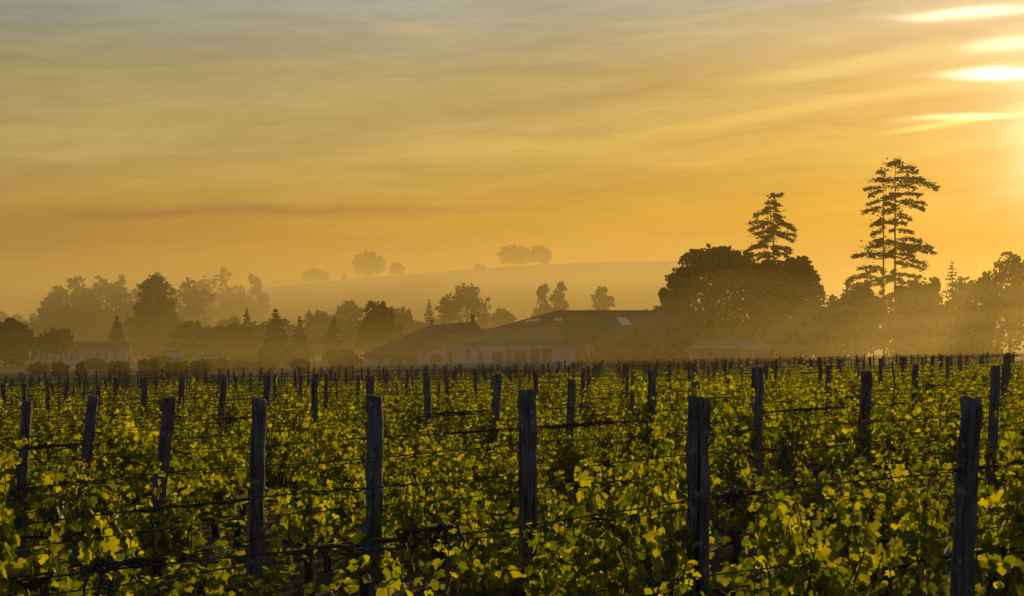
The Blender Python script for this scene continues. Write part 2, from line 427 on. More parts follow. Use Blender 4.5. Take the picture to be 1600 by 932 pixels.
# ------------------------------------------------------------------ trees
def cards(P, size, rng, flat=0.0, aspect=1.0, jit=.35):
    """a small bent leaf-clump face at each point of P"""
    n = len(P); d = rng.normal(size=(n, 3)); d[:, 2] += flat * np.sign(d[:, 2] + 1e-6) * 2.2
    d /= np.linalg.norm(d, axis=1)[:, None]
    r = rng.normal(size=(n, 3)); a = np.cross(d, r); a /= np.linalg.norm(a, axis=1)[:, None] + 1e-9; b = np.cross(d, a)
    s = (np.asarray(size) * (1 + jit * rng.normal(size=n)).clip(.4, 1.9))[:, None]
    a = a * s * .5 * aspect; b = b * s * .5
    k = lambda: (1 + .3 * rng.normal(size=(n, 1))).clip(.4, 1.6)
    V = np.stack([P - a * k() - b * k(), P + a * k() - b * k() * .6, P + a * k() * .8 + b * k(), P - a * k() * .7 + b * k()], 1).reshape(-1, 3)
    return V, np.arange(n * 4).reshape(n, 4)


def crown_points(lobes, n, rng, fill=.5):
    """points through lumpy ellipsoids, thicker towards their skins, with small sprigs breaking the outline"""
    L_ = list(lobes); big = max(max(a) for _, a in lobes)
    for c, a in lobes:
        for k in range(9):
            d = rng.normal(size=3); d[2] += .35; d /= np.linalg.norm(d); s = .16 + .12 * rng.random()
            L_.append((c + d * np.array(a) * (.92 + .16 * rng.random()), (max(a[0], .4 * big) * s, max(a[0], .4 * big) * s, max(a[2], .3 * big) * s * .8)))
    vol = np.array([a * b * c for _, (a, b, c) in L_]) ** .62; pick = rng.choice(len(L_), n, p=vol / vol.sum())
    d = rng.normal(size=(n, 3)); d /= np.linalg.norm(d, axis=1)[:, None]
    rad = rng.random(n) ** fill
    lump = 1 + .16 * np.sin(d[:, 0] * 5 + pick * 1.7) * np.sin(d[:, 2] * 6 + pick) + .10 * np.sin(d[:, 1] * 9 + pick * 2.3 + d[:, 2] * 4)
    C = np.array([c for c, _ in L_])[pick]; A = np.array([a for _, a in L_])[pick]
    return C + d * A * (rad * lump)[:, None]


def broadleaf(base, h, w, seed, label, group=None, cat='tree', trunk_share=.22, n=3600, card=.55, lobes=None, mat='tree', name='broadleaf_tree', lean=0):
    rng = np.random.default_rng(seed); t = thing(name, label, cat, base, group)
    r0 = max(.10, h * .018)
    if lobes is None:
        lobes = []; ch = h * (1 - trunk_share); cz = h * trunk_share + ch * .5
        lobes.append((np.array([0, 0, cz]), (w * .38, w * .38, ch * .42)))
        for k in range(11):
            a = rng.random() * 6.283; q = rng.random() ** .7; zz = h * trunk_share + ch * (.16 + .66 * rng.random())
            rr = w * .5 * math.sqrt(max(.05, 1 - ((zz - cz) / (ch * .52)) ** 2)) * (.55 + .3 * q)
            s = w * (.13 + .10 * rng.random())
            lobes.append((np.array([math.cos(a) * rr, math.sin(a) * rr, zz]), (s * 1.15, s * 1.15, s)))
        lobes.append((np.array([w * .06 * rng.normal(), 0, h - ch * .13]), (w * .2, w * .2, ch * .13)))
    mb = MB(); sw = rng.normal() * .03 * h
    mb.tube([(0, 0, -.3), (0, 0, h * .1), (sw * .4, 0, h * .3), (sw, 0, h * .62)], [r0 * 1.35, r0, r0 * .8, r0 * .3], 8)
    for c, a in lobes[1:9]:
        z0 = min(c[2] * .75, h * (.2 + .25 * rng.random())); s = Vector((sw * .4 * z0 / h * 2, 0, z0)); e = Vector(c)
        mb.tube([s, s.lerp(e, .5) + Vector((0, 0, -.04 * h)), e], [r0 * .5, r0 * .33, r0 * .12], 6)
    obj('trunk', mb.mesh('trunk', True), M['bark'], t)
    P = crown_points(lobes, n, rng, .42); V, Fc = cards(P, card * .85, rng)
    obj('crown', np_mesh('crown', V, Fc), M[mat], t)
    return t


def px_tree(px, top, w_px, Y, seed, label, base=None, **k):
    """a broadleaf tree by where its top, width and depth stand in the valley"""
    if base is None: b = at(px, 560, Y); b.z = ground_z(b.x, Y)
    else: b = at(px, base, Y)
    h = at(px, top, Y).z - b.z; w = w_px / F_PX * Y
    return broadleaf(b, h, w, seed, label, **k)


def spire(px, top, w_px, Y, seed, label, group=None, n=2600, card=.5, name='spruce_tree', ragged=.35, full=1.0):
    """a conifer narrowing to a point, with drooping tiers"""
    rng = np.random.default_rng(seed); b = at(px, 560, Y); b.z = ground_z(b.x, Y); h = at(px, top, Y).z - b.z; w = w_px / F_PX * Y
    t = thing(name, label, 'tree', b, group); mb = MB(); r0 = h * .014
    mb.tube([(0, 0, -.3), (0, 0, h * .5), (0, 0, h * .985)], [r0 * 1.3, r0 * .8, r0 * .12], 7)
    P = []; SZ = []; tiers = int(16 + h * .9)
    for k in range(tiers):
        f = (k + rng.random() * .5) / tiers; z0 = h * (.06 + .93 * f); prof = (1 - f) ** (.8 * full) * (.55 + .45 * min(1, f * 6))
        for j in range(7):
            a = rng.random() * 6.283; ln = w * .5 * prof * (1 - ragged + ragged * 1.5 * rng.random()); tip = Vector((math.cos(a) * ln, math.sin(a) * ln, z0 - ln * .22 + .1 * rng.normal()))
            if j < 3: mb.tube([(0, 0, z0), tip], [r0 * .2, r0 * .05], 4, False)
            m_ = max(4, int(n * 1.5 / tiers / 7 * (1.7 - f * 1.3)))
            u = rng.random(m_) ** .75; q = np.stack([tip.x * u, tip.y * u, z0 + (tip.z - z0) * u ** 1.5], 1); q += rng.normal(size=(m_, 3)) * np.array([.2, .2, .18]) * (.15 + ln * .3); P.append(q); SZ.append(np.full(m_, card * (.85 - .55 * f)))
    obj('trunk', mb.mesh('trunk', True), M['bark'], t)
    P = np.concatenate(P); V, Fc = cards(P, np.concatenate(SZ), rng, .5, 1.4); obj('crown', np_mesh('crown', V, Fc), M['needle'], t)
    return t


def cedar(px, top, Y, seed, tips, label, trunk_w=.42, lean_px=0, side=0, cap=None, card=.23, dens=1.0, gaps=()):
    """an old open conifer: bare trunk, separate boughs reaching to the listed tips (pixel points)"""
    rng = np.random.default_rng(seed); b = at(px, 560, Y); b.z = ground_z(b.x, Y); h = at(px, top, Y).z - b.z
    t = thing('old_conifer', label, 'tree', b, 'tall conifers above the trees on the right'); mb = MB()
    tx = at(px + lean_px, top, Y).x - b.x
    ax = lambda z: Vector((tx * (z / h) ** 2, 0, z))
    GZ = [(at(px, b1, Y).z - b.z, at(px, b0, Y).z - b.z) for b0, b1 in gaps]
    mb.tube([ax(0) - Vector((0, 0, .3))] + [ax(h * f) for f in (.15, .35, .55, .75, .9, .99)], [trunk_w * .62, trunk_w * .5, trunk_w * .42, trunk_w * .35, trunk_w * .25, trunk_w * .13, .03], 8)
    P = []

    def bough(z0, tip, w=1.0):
        s = ax(min(z0, h * .985)); tip = Vector(tip); ln = (tip - s).length
        mid = s.lerp(tip, .5) + Vector((0, 0, ln * .06)); mb.tube([s, mid, tip], [.055 + ln * .012, .045, .015], 5, False)
        m_ = int((26 + 46 * ln) * w * dens); u = .18 + .84 * rng.random(m_) ** .8
        sp = np.array([(s.lerp(tip, float(q)) + Vector((0, 0, ln * .06 * 4 * q * (1 - q)))) for q in u])
        sp += rng.normal(size=(m_, 3)) * np.array([.16, .25 + .06 * ln, .07 + .02 * ln]); sp[:, 2] -= np.abs(rng.normal(size=m_)) * .12; P.append(sp)

    tl = []
    for (qx, qy, dz) in tips:
        p = at(qx, qy, Y) - b; tl.append((p.x, p.z)); p.y += rng.normal() * .4
        rise = rng.uniform(-.1, 1.0) * dz * Y / F_PX; bough(p.z + rise, p, 1.15)
    # the boughs that reach towards and away from the eye
    tl.sort(key=lambda q: q[1])
    for (qx, qz) in tl:
        ln = abs(qx - ax(max(.1, qz)).x)
        for k in range(2):
            if rng.random() < .42: continue
            a = (1 if k else -1) * (R(90) + rng.normal() * .5); L_ = ln * (.55 + .35 * rng.random()) + .4; z0 = qz + rng.normal() * .35 + .3
            if any(lo - .3 < z0 < hi + .5 for lo, hi in GZ): continue
            bough(z0, (ax(max(z0, .1)).x + math.cos(a) * L_ * .5, math.sin(a) * L_, z0 - L_ * .12), .6)
    if cap:
        for (qx, qy, sx, sz, m_) in cap:
            p = at(qx, qy, Y) - b; m_ = int(m_ * 1.1); P.append(np.array(p) + rng.normal(size=(m_, 3)) * np.array([sx * .8, sx * .7, sz * .7]) * Y / F_PX)
    obj('trunk', mb.mesh('trunk', True), M['bark'], t)
    P = np.concatenate(P)
    for lo, hi in GZ: P = P[~((P[:, 2] > lo) & (P[:, 2] < hi) & (rng.random(len(P)) < .5))]
    V, Fc = cards(P, card, rng, .55, 1.5); obj('crown', np_mesh('crown', V, Fc), M['needle'], t)
    return t


def zt(ox, oy, k, pts): return [(ox + x * k, oy + y * k, d) for x, y, d in pts]


# the two round giants and the conifers behind them
def lobes_px(cx, base_z, Y, items):
    out = []
    for px, py, rx, ry in items:
        p = at(px, py, Y); out.append((np.array([p.x - (cx - CX) / F_PX * Y, 0, p.z - base_z]), (rx / F_PX * Y, max(rx, 30) / F_PX * Y, ry / F_PX * Y)))
    return out


def mass(px, Y, items, seed, label, n=7000, card=.5, group=None, cat='tree', name='broadleaf_tree', mat='tree'):
    b = at(px, 560, Y); b.z = ground_z(b.x, Y); lb = lobes_px(px, b.z, Y, items); h = max(c[2] + a[2] for c, a in lb)
    rng = np.random.default_rng(seed)
    for i, (c, a) in enumerate(lb):
        if i: c[1] = rng.normal() * a[0] * .7
    return broadleaf(b, h, 1, seed, label, lobes=lb, n=n, card=card, group=group, cat=cat, name=name, mat=mat)


mass(1112, 232, [(1115, 480, 70, 80), (1115, 425, 50, 36), (1075, 445, 32, 30), (1060, 480, 28, 36), (1150, 418, 28, 26), (1092, 408, 24, 18), (1128, 402, 24, 14), (1168, 440, 30, 34), (1050, 515, 22, 34), (1178, 490, 34, 44), (1120, 530, 70, 34)],
     11, 'big round dark tree right behind the end of the winery roof', n=16000)
mass(1232, 236, [(1230, 485, 52, 70), (1235, 440, 40, 34), (1205, 432, 26, 22), (1262, 440, 20, 22), (1272, 468, 14, 24), (1252, 415, 20, 14), (1195, 470, 30, 40), (1266, 505, 26, 36), (1230, 530, 56, 30)],
     12, 'round dark tree below the single tall conifer', n=13000)
cedar(1209, 304, 262, 21, zt(1150, 290, .15, [(372, 105, 3), (485, 88, -2), (318, 180, 6), (462, 200, 5), (305, 235, 4), (440, 265, 6), (185, 322, 14), (482, 318, 10), (125, 392, 16), (505, 380, 12), (150, 460, 16), (572, 420, 15), (200, 505, 12), (622, 470, 16), (230, 545, 12), (618, 520, 16), (600, 580, 18), (245, 600, 12), (160, 645, 16), (100, 690, 20), (580, 660, 18), (330, 470, 8), (480, 520, 10), (300, 390, 8), (420, 420, 5), (260, 290, 8), (220, 760, 14), (545, 745, 14), (300, 810, 12), (490, 800, 12), (180, 730, 14), (560, 700, 14)]),
      'tall ragged conifer with one bare pole of trunk rising out of the round trees', gaps=((331, 333), (346, 349), (372, 375)), cap=[(1211, 307, 8, 2.5, 60), (1207, 318, 6, 6, 60), (1207, 337, 10, 10, 170), (1204, 357, 16, 9, 170), (1200, 369, 15, 6, 110)])
cedar(1399, 248, 250, 22, zt(1310, 240, .268, [(440, 88, 3), (462, 112, 4), (505, 155, 4), (572, 200, 12), (480, 240, 8), (500, 290, 10), (492, 325, 14), (395, 360, 6), (390, 410, 5), (430, 460, 8), (480, 510, 10), (550, 580, 12), (540, 550, 10), (515, 650, 12), (500, 672, 12), (470, 720, 12), (480, 760, 14), (290, 62, 4), (270, 155, 6), (250, 260, 8), (420, 380, 8), (440, 600, 8), (450, 570, 7)]),
      'taller right trunk of the pair of conifers, flat topped with a spike', gaps=((268, 274), (334, 341), (313, 316), (402, 406)), cap=[(1399, 257, 11, 4.5, 170), (1402, 250, 3, 3, 20), (1410, 282, 22, 4, 140), (1394, 292, 12, 5, 110), (1400, 325, 10, 6, 90), (1408, 387, 20, 10, 190)])
cedar(1381, 266, 247, 23, zt(1310, 240, .268, [(230, 108, 3), (205, 160, 6), (150, 208, 8), (175, 245, 8), (180, 295, 8), (142, 345, 12), (190, 420, 12), (195, 470, 8), (165, 550, 12), (80, 605, 12), (120, 670, 10), (60, 728, 12), (90, 800, 14), (140, 705, 8), (230, 390, 5), (210, 510, 8), (180, 600, 8), (160, 760, 10), (330, 300, 8), (340, 410, 6), (340, 520, 6), (320, 600, 6)]),
      'shorter left trunk of the pair of conifers with boughs reaching left', trunk_w=.36, gaps=((288, 292), (304, 308), (338, 344), (405, 409)), cap=[(1380, 268, 6, 3, 50), (1377, 281, 11, 4, 80), (1372, 330, 16, 5, 110), (1380, 349, 12, 3, 80), (1376, 383, 14, 11, 220), (1376, 400, 22, 5, 130)])

G = 'trees along the right edge of the valley'
for i, (px, top, w, Y, lab) in enumerate([
        (1300, 470, 60, 236, 'low bushy tree in the dip between the round trees and the twin conifers'), (1345, 440, 66, 232, 'low ragged tree at the foot of the twin conifers'),
        (1412, 446, 96, 240, 'bushy tree filling the space under the twin conifers'), (1462, 432, 44, 244, 'small feathery tree just right of the twin conifers'),
        (1532, 436, 62, 240, 'loose thin tree between the small pointed fir and the round end tree'), (1578, 394, 84, 236, 'round open crowned tree at the right end of the tree line'),
        (1640, 400, 90, 238, 'tree at the very edge, half cut off by the picture'), (1500, 470, 90, 230, 'broad low tree under the small pointed fir')]):
    px_tree(px, top, w, Y, 40 + i, lab, group=G, n=3600 if w > 70 else 2400, card=.5, trunk_share=.12)
spire(1489, 405, 76, 238, 50, 'small pointed fir in the tree line right of the twin conifers', G, n=1900, card=.42, ragged=.8)
for i, (px, top, w, Y, lab) in enumerate([(1180, 520, 110, 200, 'low hedge shrub behind the pale hut'), (1290, 512, 130, 204, 'wide low shrub right of the pale hut'), (1420, 505, 150, 206, 'wide low shrub below the twin conifers'), (1550, 500, 160, 206, 'wide low shrub at the right end of the valley'), (985, 536, 120, 186, 'clipped hedge in front of the winery hall'), (1062, 520, 80, 192, 'tall hedge shrub between the winery hall and the hut')]):
    px_tree(px, top, w, Y, 60 + i, lab, group='hedge shrubs in front of the right trees', cat='shrub', name='hedge_shrub', n=2600, card=.45, trunk_share=.03, mat='bush')

G = 'misty trees in the middle of the valley'
for i, (px, top, w, Y, lab) in enumerate([
        (728, 443, 78, 340, 'wide domed misty tree just above the winery roof valley'), (786, 482, 40, 345, 'small round misty tree right of the domed tree'), (847, 447, 34, 350, 'slim misty tree, left one of a close pair above the roof'),
        (873, 441, 32, 352, 'slim misty tree, right one of a close pair above the roof'), (940, 447, 38, 360, 'lone oval misty tree above the right roof ridge'),
        (600, 482, 84, 330, 'broad misty tree behind the dark dome shaped tree'), (545, 470, 50, 335, 'thin topped misty tree left of the broad one'), (505, 487, 60, 330, 'misty tree behind the small dark fir'), (640, 500, 60, 320, 'low misty tree beside the winery roof end')]):
    px_tree(px, top, w, Y, 80 + i, lab, group=G, n=2400, card=.62, trunk_share=.14)
mass(592, 262, [(592, 520, 26, 44), (588, 490, 20, 18), (600, 505, 20, 24), (575, 522, 22, 26), (615, 530, 22, 26), (595, 545, 44, 22)], 95, 'dark dome shaped tree behind the left end of the winery', n=4200, group=G)
spire(670, 466, 40, 335, 96, 'small misty spire of a fir left of the domed tree', G, card=.6)
G = 'firs in front of the left wood'
spire(430, 480, 62, 235, 97, 'dark pointed fir with layered boughs near the white cabin', G, n=3200)
spire(468, 494, 40, 250, 98, 'slimmer fir standing right behind the dark layered fir', G)
spire(385, 481, 44, 285, 99, 'misty fir left of the dark layered fir', G)
spire(521, 491, 40, 262, 100, 'small fir close to the left corner of the winery', G)
spire(182, 492, 50, 262, 101, 'small misty fir behind the long low house', G)
mass(238, 318, [(240, 515, 40, 46), (239, 488, 31, 36), (243, 464, 22, 26), (248, 447, 11, 13), (231, 456, 10, 17), (240, 438, 5, 7), (222, 515, 20, 36), (258, 515, 18, 40), (238, 535, 42, 24)], 102, 'large cone shaped tree with a forked tip above the long low house', n=9000, group=G)
G = 'misty trees of the left wood'
for i, (px, top, w, Y, lab) in enumerate([
        (92, 447, 72, 420, 'misty tree at the left shoulder of the wood'), (126, 432, 60, 425, 'misty round tree forming the left top of the wood'), (160, 433, 50, 430, 'misty tree right of the left top of the wood'), (187, 434, 22, 432, 'thin small tree poking up from the wood'),
        (75, 470, 60, 415, 'low misty tree where the wood meets the far fields'), (215, 446, 60, 410, 'misty tree behind the dark cone shaped tree'), (246, 428, 44, 425, 'misty treetop peeping over the dark cone shaped tree'), (290, 438, 70, 390, 'tall misty tree right of the dark cone shaped tree'),
        (335, 420, 72, 470, 'broad misty tree at the top of the wood'), (398, 429, 36, 480, 'small round misty tree at the right end of the wood'), (310, 450, 60, 440, 'misty tree between the broad one and the cone shaped one'), (372, 448, 60, 470, 'low misty tree under the right end of the wood'),
        (140, 475, 110, 390, 'wide misty tree low in the wood above the long house'), (345, 512, 80, 280, 'squat misty tree left of the firs'), (300, 505, 70, 290, 'misty bushy tree beside the cone shaped tree'), (420, 515, 110, 300, 'misty thicket tree behind the firs'), (105, 490, 80, 380, 'misty tree over the left end of the long house')]):
    px_tree(px, top, w, Y, 110 + i, lab, group=G, n=2600, card=.75, trunk_share=.08)
G = 'misty thicket trees filling the valley floor'
for i, (px, top, w, Y, lab) in enumerate([(270, 500, 60, 330, 'misty tree tucked beside the cone shaped tree'), (362, 495, 50, 335, 'misty round tree left of the slim misty fir'), (405, 520, 60, 305, 'low misty tree between the two left firs'), (450, 512, 60, 340, 'low misty tree behind the dark layered fir'),
                                          (490, 502, 46, 345, 'misty tree between the slimmer fir and the small fir'), (560, 498, 60, 340, 'misty tree left of the dark dome shaped tree'), (630, 492, 50, 350, 'misty tree peeping over the dome shaped tree'), (690, 492, 56, 360, 'low misty tree left under the domed tree'), (760, 490, 50, 360, 'low misty tree right under the domed tree'), (205, 500, 60, 350, 'misty tree filling the gap left of the cone shaped tree')]):
    px_tree(px, top, w, Y, 220 + i, lab, group=G, n=2200, card=.6, trunk_share=.06)
for i, (px, top, w, Y, lab) in enumerate([(1335, 436, 70, 262, 'dark tree behind the foot of the twin conifers, left'), (1440, 436, 80, 262, 'dark tree behind the foot of the twin conifers, right'), (1510, 434, 70, 262, 'dark tree right behind the small pointed fir'), (1300, 466, 60, 258, 'dark low tree closing the dip right of the round trees'), (1610, 402, 70, 262, 'dark tree behind the round end tree')]):
    px_tree(px, top, w, Y, 240 + i, lab, group='trees along the right edge of the valley', n=3600, card=.5, trunk_share=.05)
G = 'far trees low on the left horizon'
for i, (px, top, w) in enumerate([(5, 487, 26), (30, 493, 30), (52, 489, 24), (-25, 490, 40)]):
    px_tree(px, top, w, 520, 140 + i, ['round far tree low on the left horizon, cut by the picture edge', 'far tree second along the left horizon', 'far tree meeting the wood on the left horizon', 'far tree at the picture edge on the left horizon'][i], group=G, n=900, card=.9)
px_tree(40, 505, 60, 430, 145, 'hazy low tree behind the dark rounded shrub', group=G, n=1400, card=.8)
G = 'trees on the far hill crest'
for i, (px, top, w, lab) in enumerate([(577, 393, 50, 'biggest lone round tree on the far hill crest'), (620, 410, 22, 'small round tree right beside the biggest crest tree'), (492, 421, 38, 'round tree at the left start of the hill crest'), (537, 428, 8, 'tiny bush of a tree left of the biggest crest tree'),
                                       (750, 413, 18, 'tiny flat bush on the crest left of the pair'), (804, 383, 48, 'left tree of the touching pair on the crest'), (843, 384, 36, 'right tree of the touching pair on the crest')]):
    base = hill_top(px) + 3; b = at(px, base, HILL_Y - 2); hh = base - top; k = HILL_Y / F_PX
    lb = [(np.array([dx * w * k, dy * w * k, (hh * fz) * k]), (w * ra * k, w * ra * k, hh * rz * k)) for dx, dy, fz, ra, rz in ((0, 0, .50, .47, .36), (-.18, .1, .66, .30, .28), (.2, -.1, .62, .29, .27), (.02, 0, .80, .24, .20), (-.3, 0, .42, .2, .22), (.32, 0, .40, .18, .22))]
    broadleaf(b, hh * k, w * k, 150 + i, lab, lobes=lb, group=G, n=2600 if w > 30 else 700, card=.8)
# near the long house
mass(18, 205, [(15, 540, 40, 34), (0, 530, 30, 22), (30, 530, 20, 22), (22, 520, 22, 10)], 160, 'dark rounded shrub at the left edge beside the long low house', n=3600, cat='shrub', name='garden_shrub')
mass(84, 214, [(92, 530, 18, 16), (66, 536, 11, 16), (80, 540, 24, 14)], 161, 'dark two-humped shrub in front of the long low house', n=2400, card=.4, cat='shrub', name='garden_shrub')
G = 'small bushes in the rough field behind the vines'
for i, (px, top, w, Y) in enumerate([(95, 566, 22, 150), (127, 565, 12, 140), (150, 558, 34, 175), (186, 565, 30, 150), (231, 562, 34, 150), (276, 565, 34, 150), (312, 564, 30, 150), (340, 560, 40, 190), (470, 559, 24, 165), (262, 557, 40, 200), (400, 562, 60, 190), (530, 545, 30, 205), (548, 550, 24, 200), (60, 568, 30, 160)]):
    px_tree(px, top + 2.5, w * 1.15, Y, 170 + i, ['pale tuft of a bush below the left house shutters', 'tiny upright bush right of the pale tuft', 'pale round bush below the long house', 'low dark bush below the house corner', 'dark round bush below the cone shaped tree', 'flat bush left of the white cabin', 'low bush below the white cabin', 'pale wide bush by the white cabin', 'dark round bush below the slim fir', 'yellowish bank of bush under the cone shaped tree', 'pale wide bush below the dark layered fir', 'dark shrub by the left corner of the winery', 'dark small shrub touching the winery corner', 'pale low bush at the left field edge'][i], group=G, cat='bush', name='field_bush', n=700, card=.3, trunk_share=.02, mat='bush')


# ------------------------------------------------------------------ buildings
def hip_roof(x0, x1, y0, y1, ze, r0, r1, ry, zr, th=.22):
    mb = MB()
    mb.add([(x0, y0, ze), (x1, y0, ze), (x1, y1, ze), (x0, y1, ze), (r0, ry, zr), (r1, ry, zr), (x0, y0, ze - th), (x1, y0, ze - th), (x1, y1, ze - th), (x0, y1, ze - th)],
           [(0, 1, 5, 4), (1, 2, 5), (2, 3, 4, 5), (3, 0, 4), (0, 6, 7, 1), (1, 7, 8, 2), (2, 8, 9, 3), (3, 9, 6, 0), (6, 9, 8, 7)])
    return mb


def window(parent, x0, x1, z0, z1, y, kind='window', edge='trim'):
    """a framed opening standing just proud of a wall facing the viewer at depth y"""
    w = MB(); s = .12
    w.box((x0 - s, y - .07, z0 - s), (x1 + s, y + .05, z0)); w.box((x0 - s, y - .07, z1), (x1 + s, y + .05, z1 + s)); w.box((x0 - s, y - .066, z0 + .001), (x0, y + .05, z1 - .001)); w.box((x1, y - .066, z0 + .001), (x1 + s, y + .05, z1 - .001))
    o = obj(kind, w.mesh(kind), M[edge], parent)
    if kind == 'door':
        p = MB(); p.box((x0, y - .03, z0), ((x0 + x1) / 2 - .01, y + .04, z1)); p.box(((x0 + x1) / 2 + .01, y - .03, z0), (x1, y + .04, z1)); obj('door_leaf', p.mesh('door_leaf'), M['shutter'], o)
    else:
        p = MB().box((x0, y - .01, z0), (x1, y + .03, z1)); obj('pane', p.mesh('pane'), M['glass'], o)
        p = MB(); p.box((x0, y - .035, z0), (x0 + (x1 - x0) * .44, y - .013, z1)); p.box((x1 - (x1 - x0) * .44, y - .035, z0), (x1, y - .013, z1)); obj('shutter', p.mesh('shutter'), M['shutter'], o)
    return o


def build_winery():
    Y = 196.0; t = thing('winery_building', 'long pale winery with spreading dark tile roofs and chimneys', 'building', at(760, 575, Y)); base = Vector(t.location)
    t.location = base; gz = -1.4

    def l(px, py, yy): return at(px, py, yy) - base
    gl = gz - base.z
    # left wing: hipped roof
    e0, e1 = l(562, 556, Y + 2), l(690, 556, Y + 2)
    a, b_ = l(672, 508, Y + 11), l(742, 503, Y + 11)
    rf = MB(); x1 = l(790, 545, Y + 11).x
    ze = e0.z
    rf.add([(e0.x, e0.y, ze), (x1, e0.y, ze), (x1, e0.y + 20, ze), (e0.x, e0.y + 20, ze), (a.x, a.y, a.z), (b_.x, b_.y, b_.z)] + [(e0.x, e0.y, ze - .2), (x1, e0.y, ze - .2), (x1, e0.y + 20, ze - .2), (e0.x, e0.y + 20, ze - .2)],
           [(0, 1, 5, 4), (1, 2, 5), (2, 3, 4, 5), (3, 0, 4), (0, 6, 7, 1), (1, 7, 8, 2), (2, 8, 9, 3), (3, 9, 6, 0), (6, 9, 8, 7)])
    r1 = obj('roof', rf.mesh('roof'), M['tile'], t)
    obj('wall', MB().box((e0.x + .5, e0.y + .5, gl), (x1 - .5, e0.y + 19.5, ze - .19)).mesh('wall'), M['stone'], t)
    # chimneys on its ridge
    for px, py, h_, w_ in ((738.5, 504, 1.0, .5), (674.5, 508, .6, .4)):
        c = l(px, py, Y + 11); obj('chimney', MB().box((c.x - w_ / 2, c.y - .2, c.z - .4), (c.x + w_ / 2, c.y + .2, c.z + h_)).box((c.x - w_ / 2 - .06, c.y - .26, c.z + h_), (c.x + w_ / 2 + .06, c.y + .26, c.z + h_ + .08)).mesh('chimney'), M['tile'], r1)
    # the pale front, shouldered on the left
    A, B, C_ = l(651, 556, Y), l(692, 539, Y), l(872, 534, Y)
    wl = MB().slab([(A.x, A.y, gl), (C_.x, A.y, gl), (C_.x, A.y, C_.z), (B.x, A.y, B.z), (A.x, A.y, A.z)], (0, 1.4, 0))
    wl.box((B.x, A.y + 1.4, gl), (C_.x, A.y + 14, B.z - .3)); obj('wall', wl.mesh('wall'), M['stone'], t)
    # roof of the front range
    s = MB(); up = Vector((0, 0, .2)); ov = -.5
    s.slab([(B.x, A.y + ov, B.z + .02), (C_.x + .6, A.y + ov, C_.z + .02), (C_.x + .6, A.y + 12, C_.z + 1.9), (B.x + .8, A.y + 12, B.z + 1.9)], (0, 0, .2))
    s.slab([(A.x - .5, A.y + ov, A.z - .18), (B.x, A.y + ov, B.z + .02), (B.x + .8, A.y + 12, B.z + 1.9), (A.x + 3, A.y + 12, B.z + 1.0)], (0, 0, .2))
    obj('roof', s.mesh('roof'), M['tile'], t)
    # openings
    for x0, x1_, y0, y1, kd in ((672, 689, 554, 566, 'door'), (700, 706.5, 548, 567, 'window'), (728, 735, 547, 562, 'window'), (748, 753, 548, 567, 'window'), (769, 785, 550, 566, 'door'), (793, 798, 546, 567, 'window'), (804, 822, 549, 566, 'door'), (829, 841.5, 545, 567, 'door'), (849, 862, 545, 567, 'door')):
        p, q = l(x0, y1, Y), l(x1_, y0, Y); window(t, p.x, q.x, p.z, q.z, p.y, kd)
    for x0, x1_, y0, y1, kd in ((608, 631, 560, 572, 'door'), (635, 649, 559, 570, 'door'), (590, 598, 560, 568, 'window')):
        p, q = l(x0, y1, Y + 2.5), l(x1_, y0, Y + 2.5); window(t, p.x, q.x, p.z, q.z, e0.y + .5, kd)
    # eave gutter
    obj('gutter', MB().tube([(B.x, A.y + ov - .06, B.z), (C_.x + .6, A.y + ov - .06, C_.z)], .06, 6).mesh('gutter'), M['trim'], t)
    return t


def build_hall():
    Y = 209.0; t = thing('winery_hall', 'big hall with a wide dark roof and pale skylights behind the winery front', 'building', at(950, 575, Y)); base = Vector(t.location); gl = -1.4 - base.z
    def l(px, py, yy): return at(px, py, yy) - base
    e0 = l(700, 532, Y); e1 = l(1085, 532, Y); r0, r1 = l(866, 486.5, Y + 15), l(1060, 484, Y + 15)
    ze = e0.z; zr = (r0.z)
    mb = hip_roof(e0.x, e1.x, e0.y, e0.y + 30, ze, r0.x, r1.x, r0.y, zr); rf = obj('roof', mb.mesh('roof'), M['hall_tile'], t)
    obj('ridge_cap', MB().tube([(r0.x, r0.y, zr + .02), (r1.x, r0.y, zr + .02)], .12, 6).mesh('ridge_cap'), M['tile'], rf)
    obj('wall', MB().box((e0.x + .5, e0.y + .5, gl), (e1.x - .5, e0.y + 29.5, ze - .2)).mesh('wall'), M['stone'], t)
    nrm = Vector((0, -(zr - ze), 15)).normalized(); du = Vector((0, 15, zr - ze)).normalized()
    def on_roof(px, py):
        # meet the front slope
        for k in range(400):
            yy = Y + 15 * k / 400; p = l(px, py, yy)
            if p.z <= ze + (zr - ze) * (yy - Y) / 15: return p
        return p
    def panel(px, py, w, d, skew=0):
        c = on_roof(px, py); x = Vector((w / 2, 0, 0)); u = du * d / 2; s = Vector((skew, 0, 0))
        obj('skylight', MB().slab([c - x - u - s, c + x - u - s, c + x + u + s, c - x + u + s], nrm * .09).mesh('skylight'), M['skylight'], rf)
    panel(823, 503, .62, 1.0); panel(829, 501.5, .5, 1.0); panel(836, 501.5, .75, 1.2); panel(840, 500, .6, 1.0); panel(872.5, 500.3, 1.15, 1.2); panel(975, 503, 1.5, 4.2, -.3)
    for px, hh in ((935, .3), (1010, .35)):
        c = l(px, 486, Y + 15); obj('roof_vent', MB().tube([(c.x, c.y, zr - .1), (c.x, c.y, zr + hh)], .11, 8).mesh('roof_vent'), M['tile'], rf)
    # dim doors on the shaded front
    for x0, x1_ in ((900, 916), (925, 941), (960, 976)):
        p, q = l(x0, 566, Y), l(x1_, 540, Y); window(t, p.x, q.x, p.z, q.z, e0.y + .5, 'door')
    return t


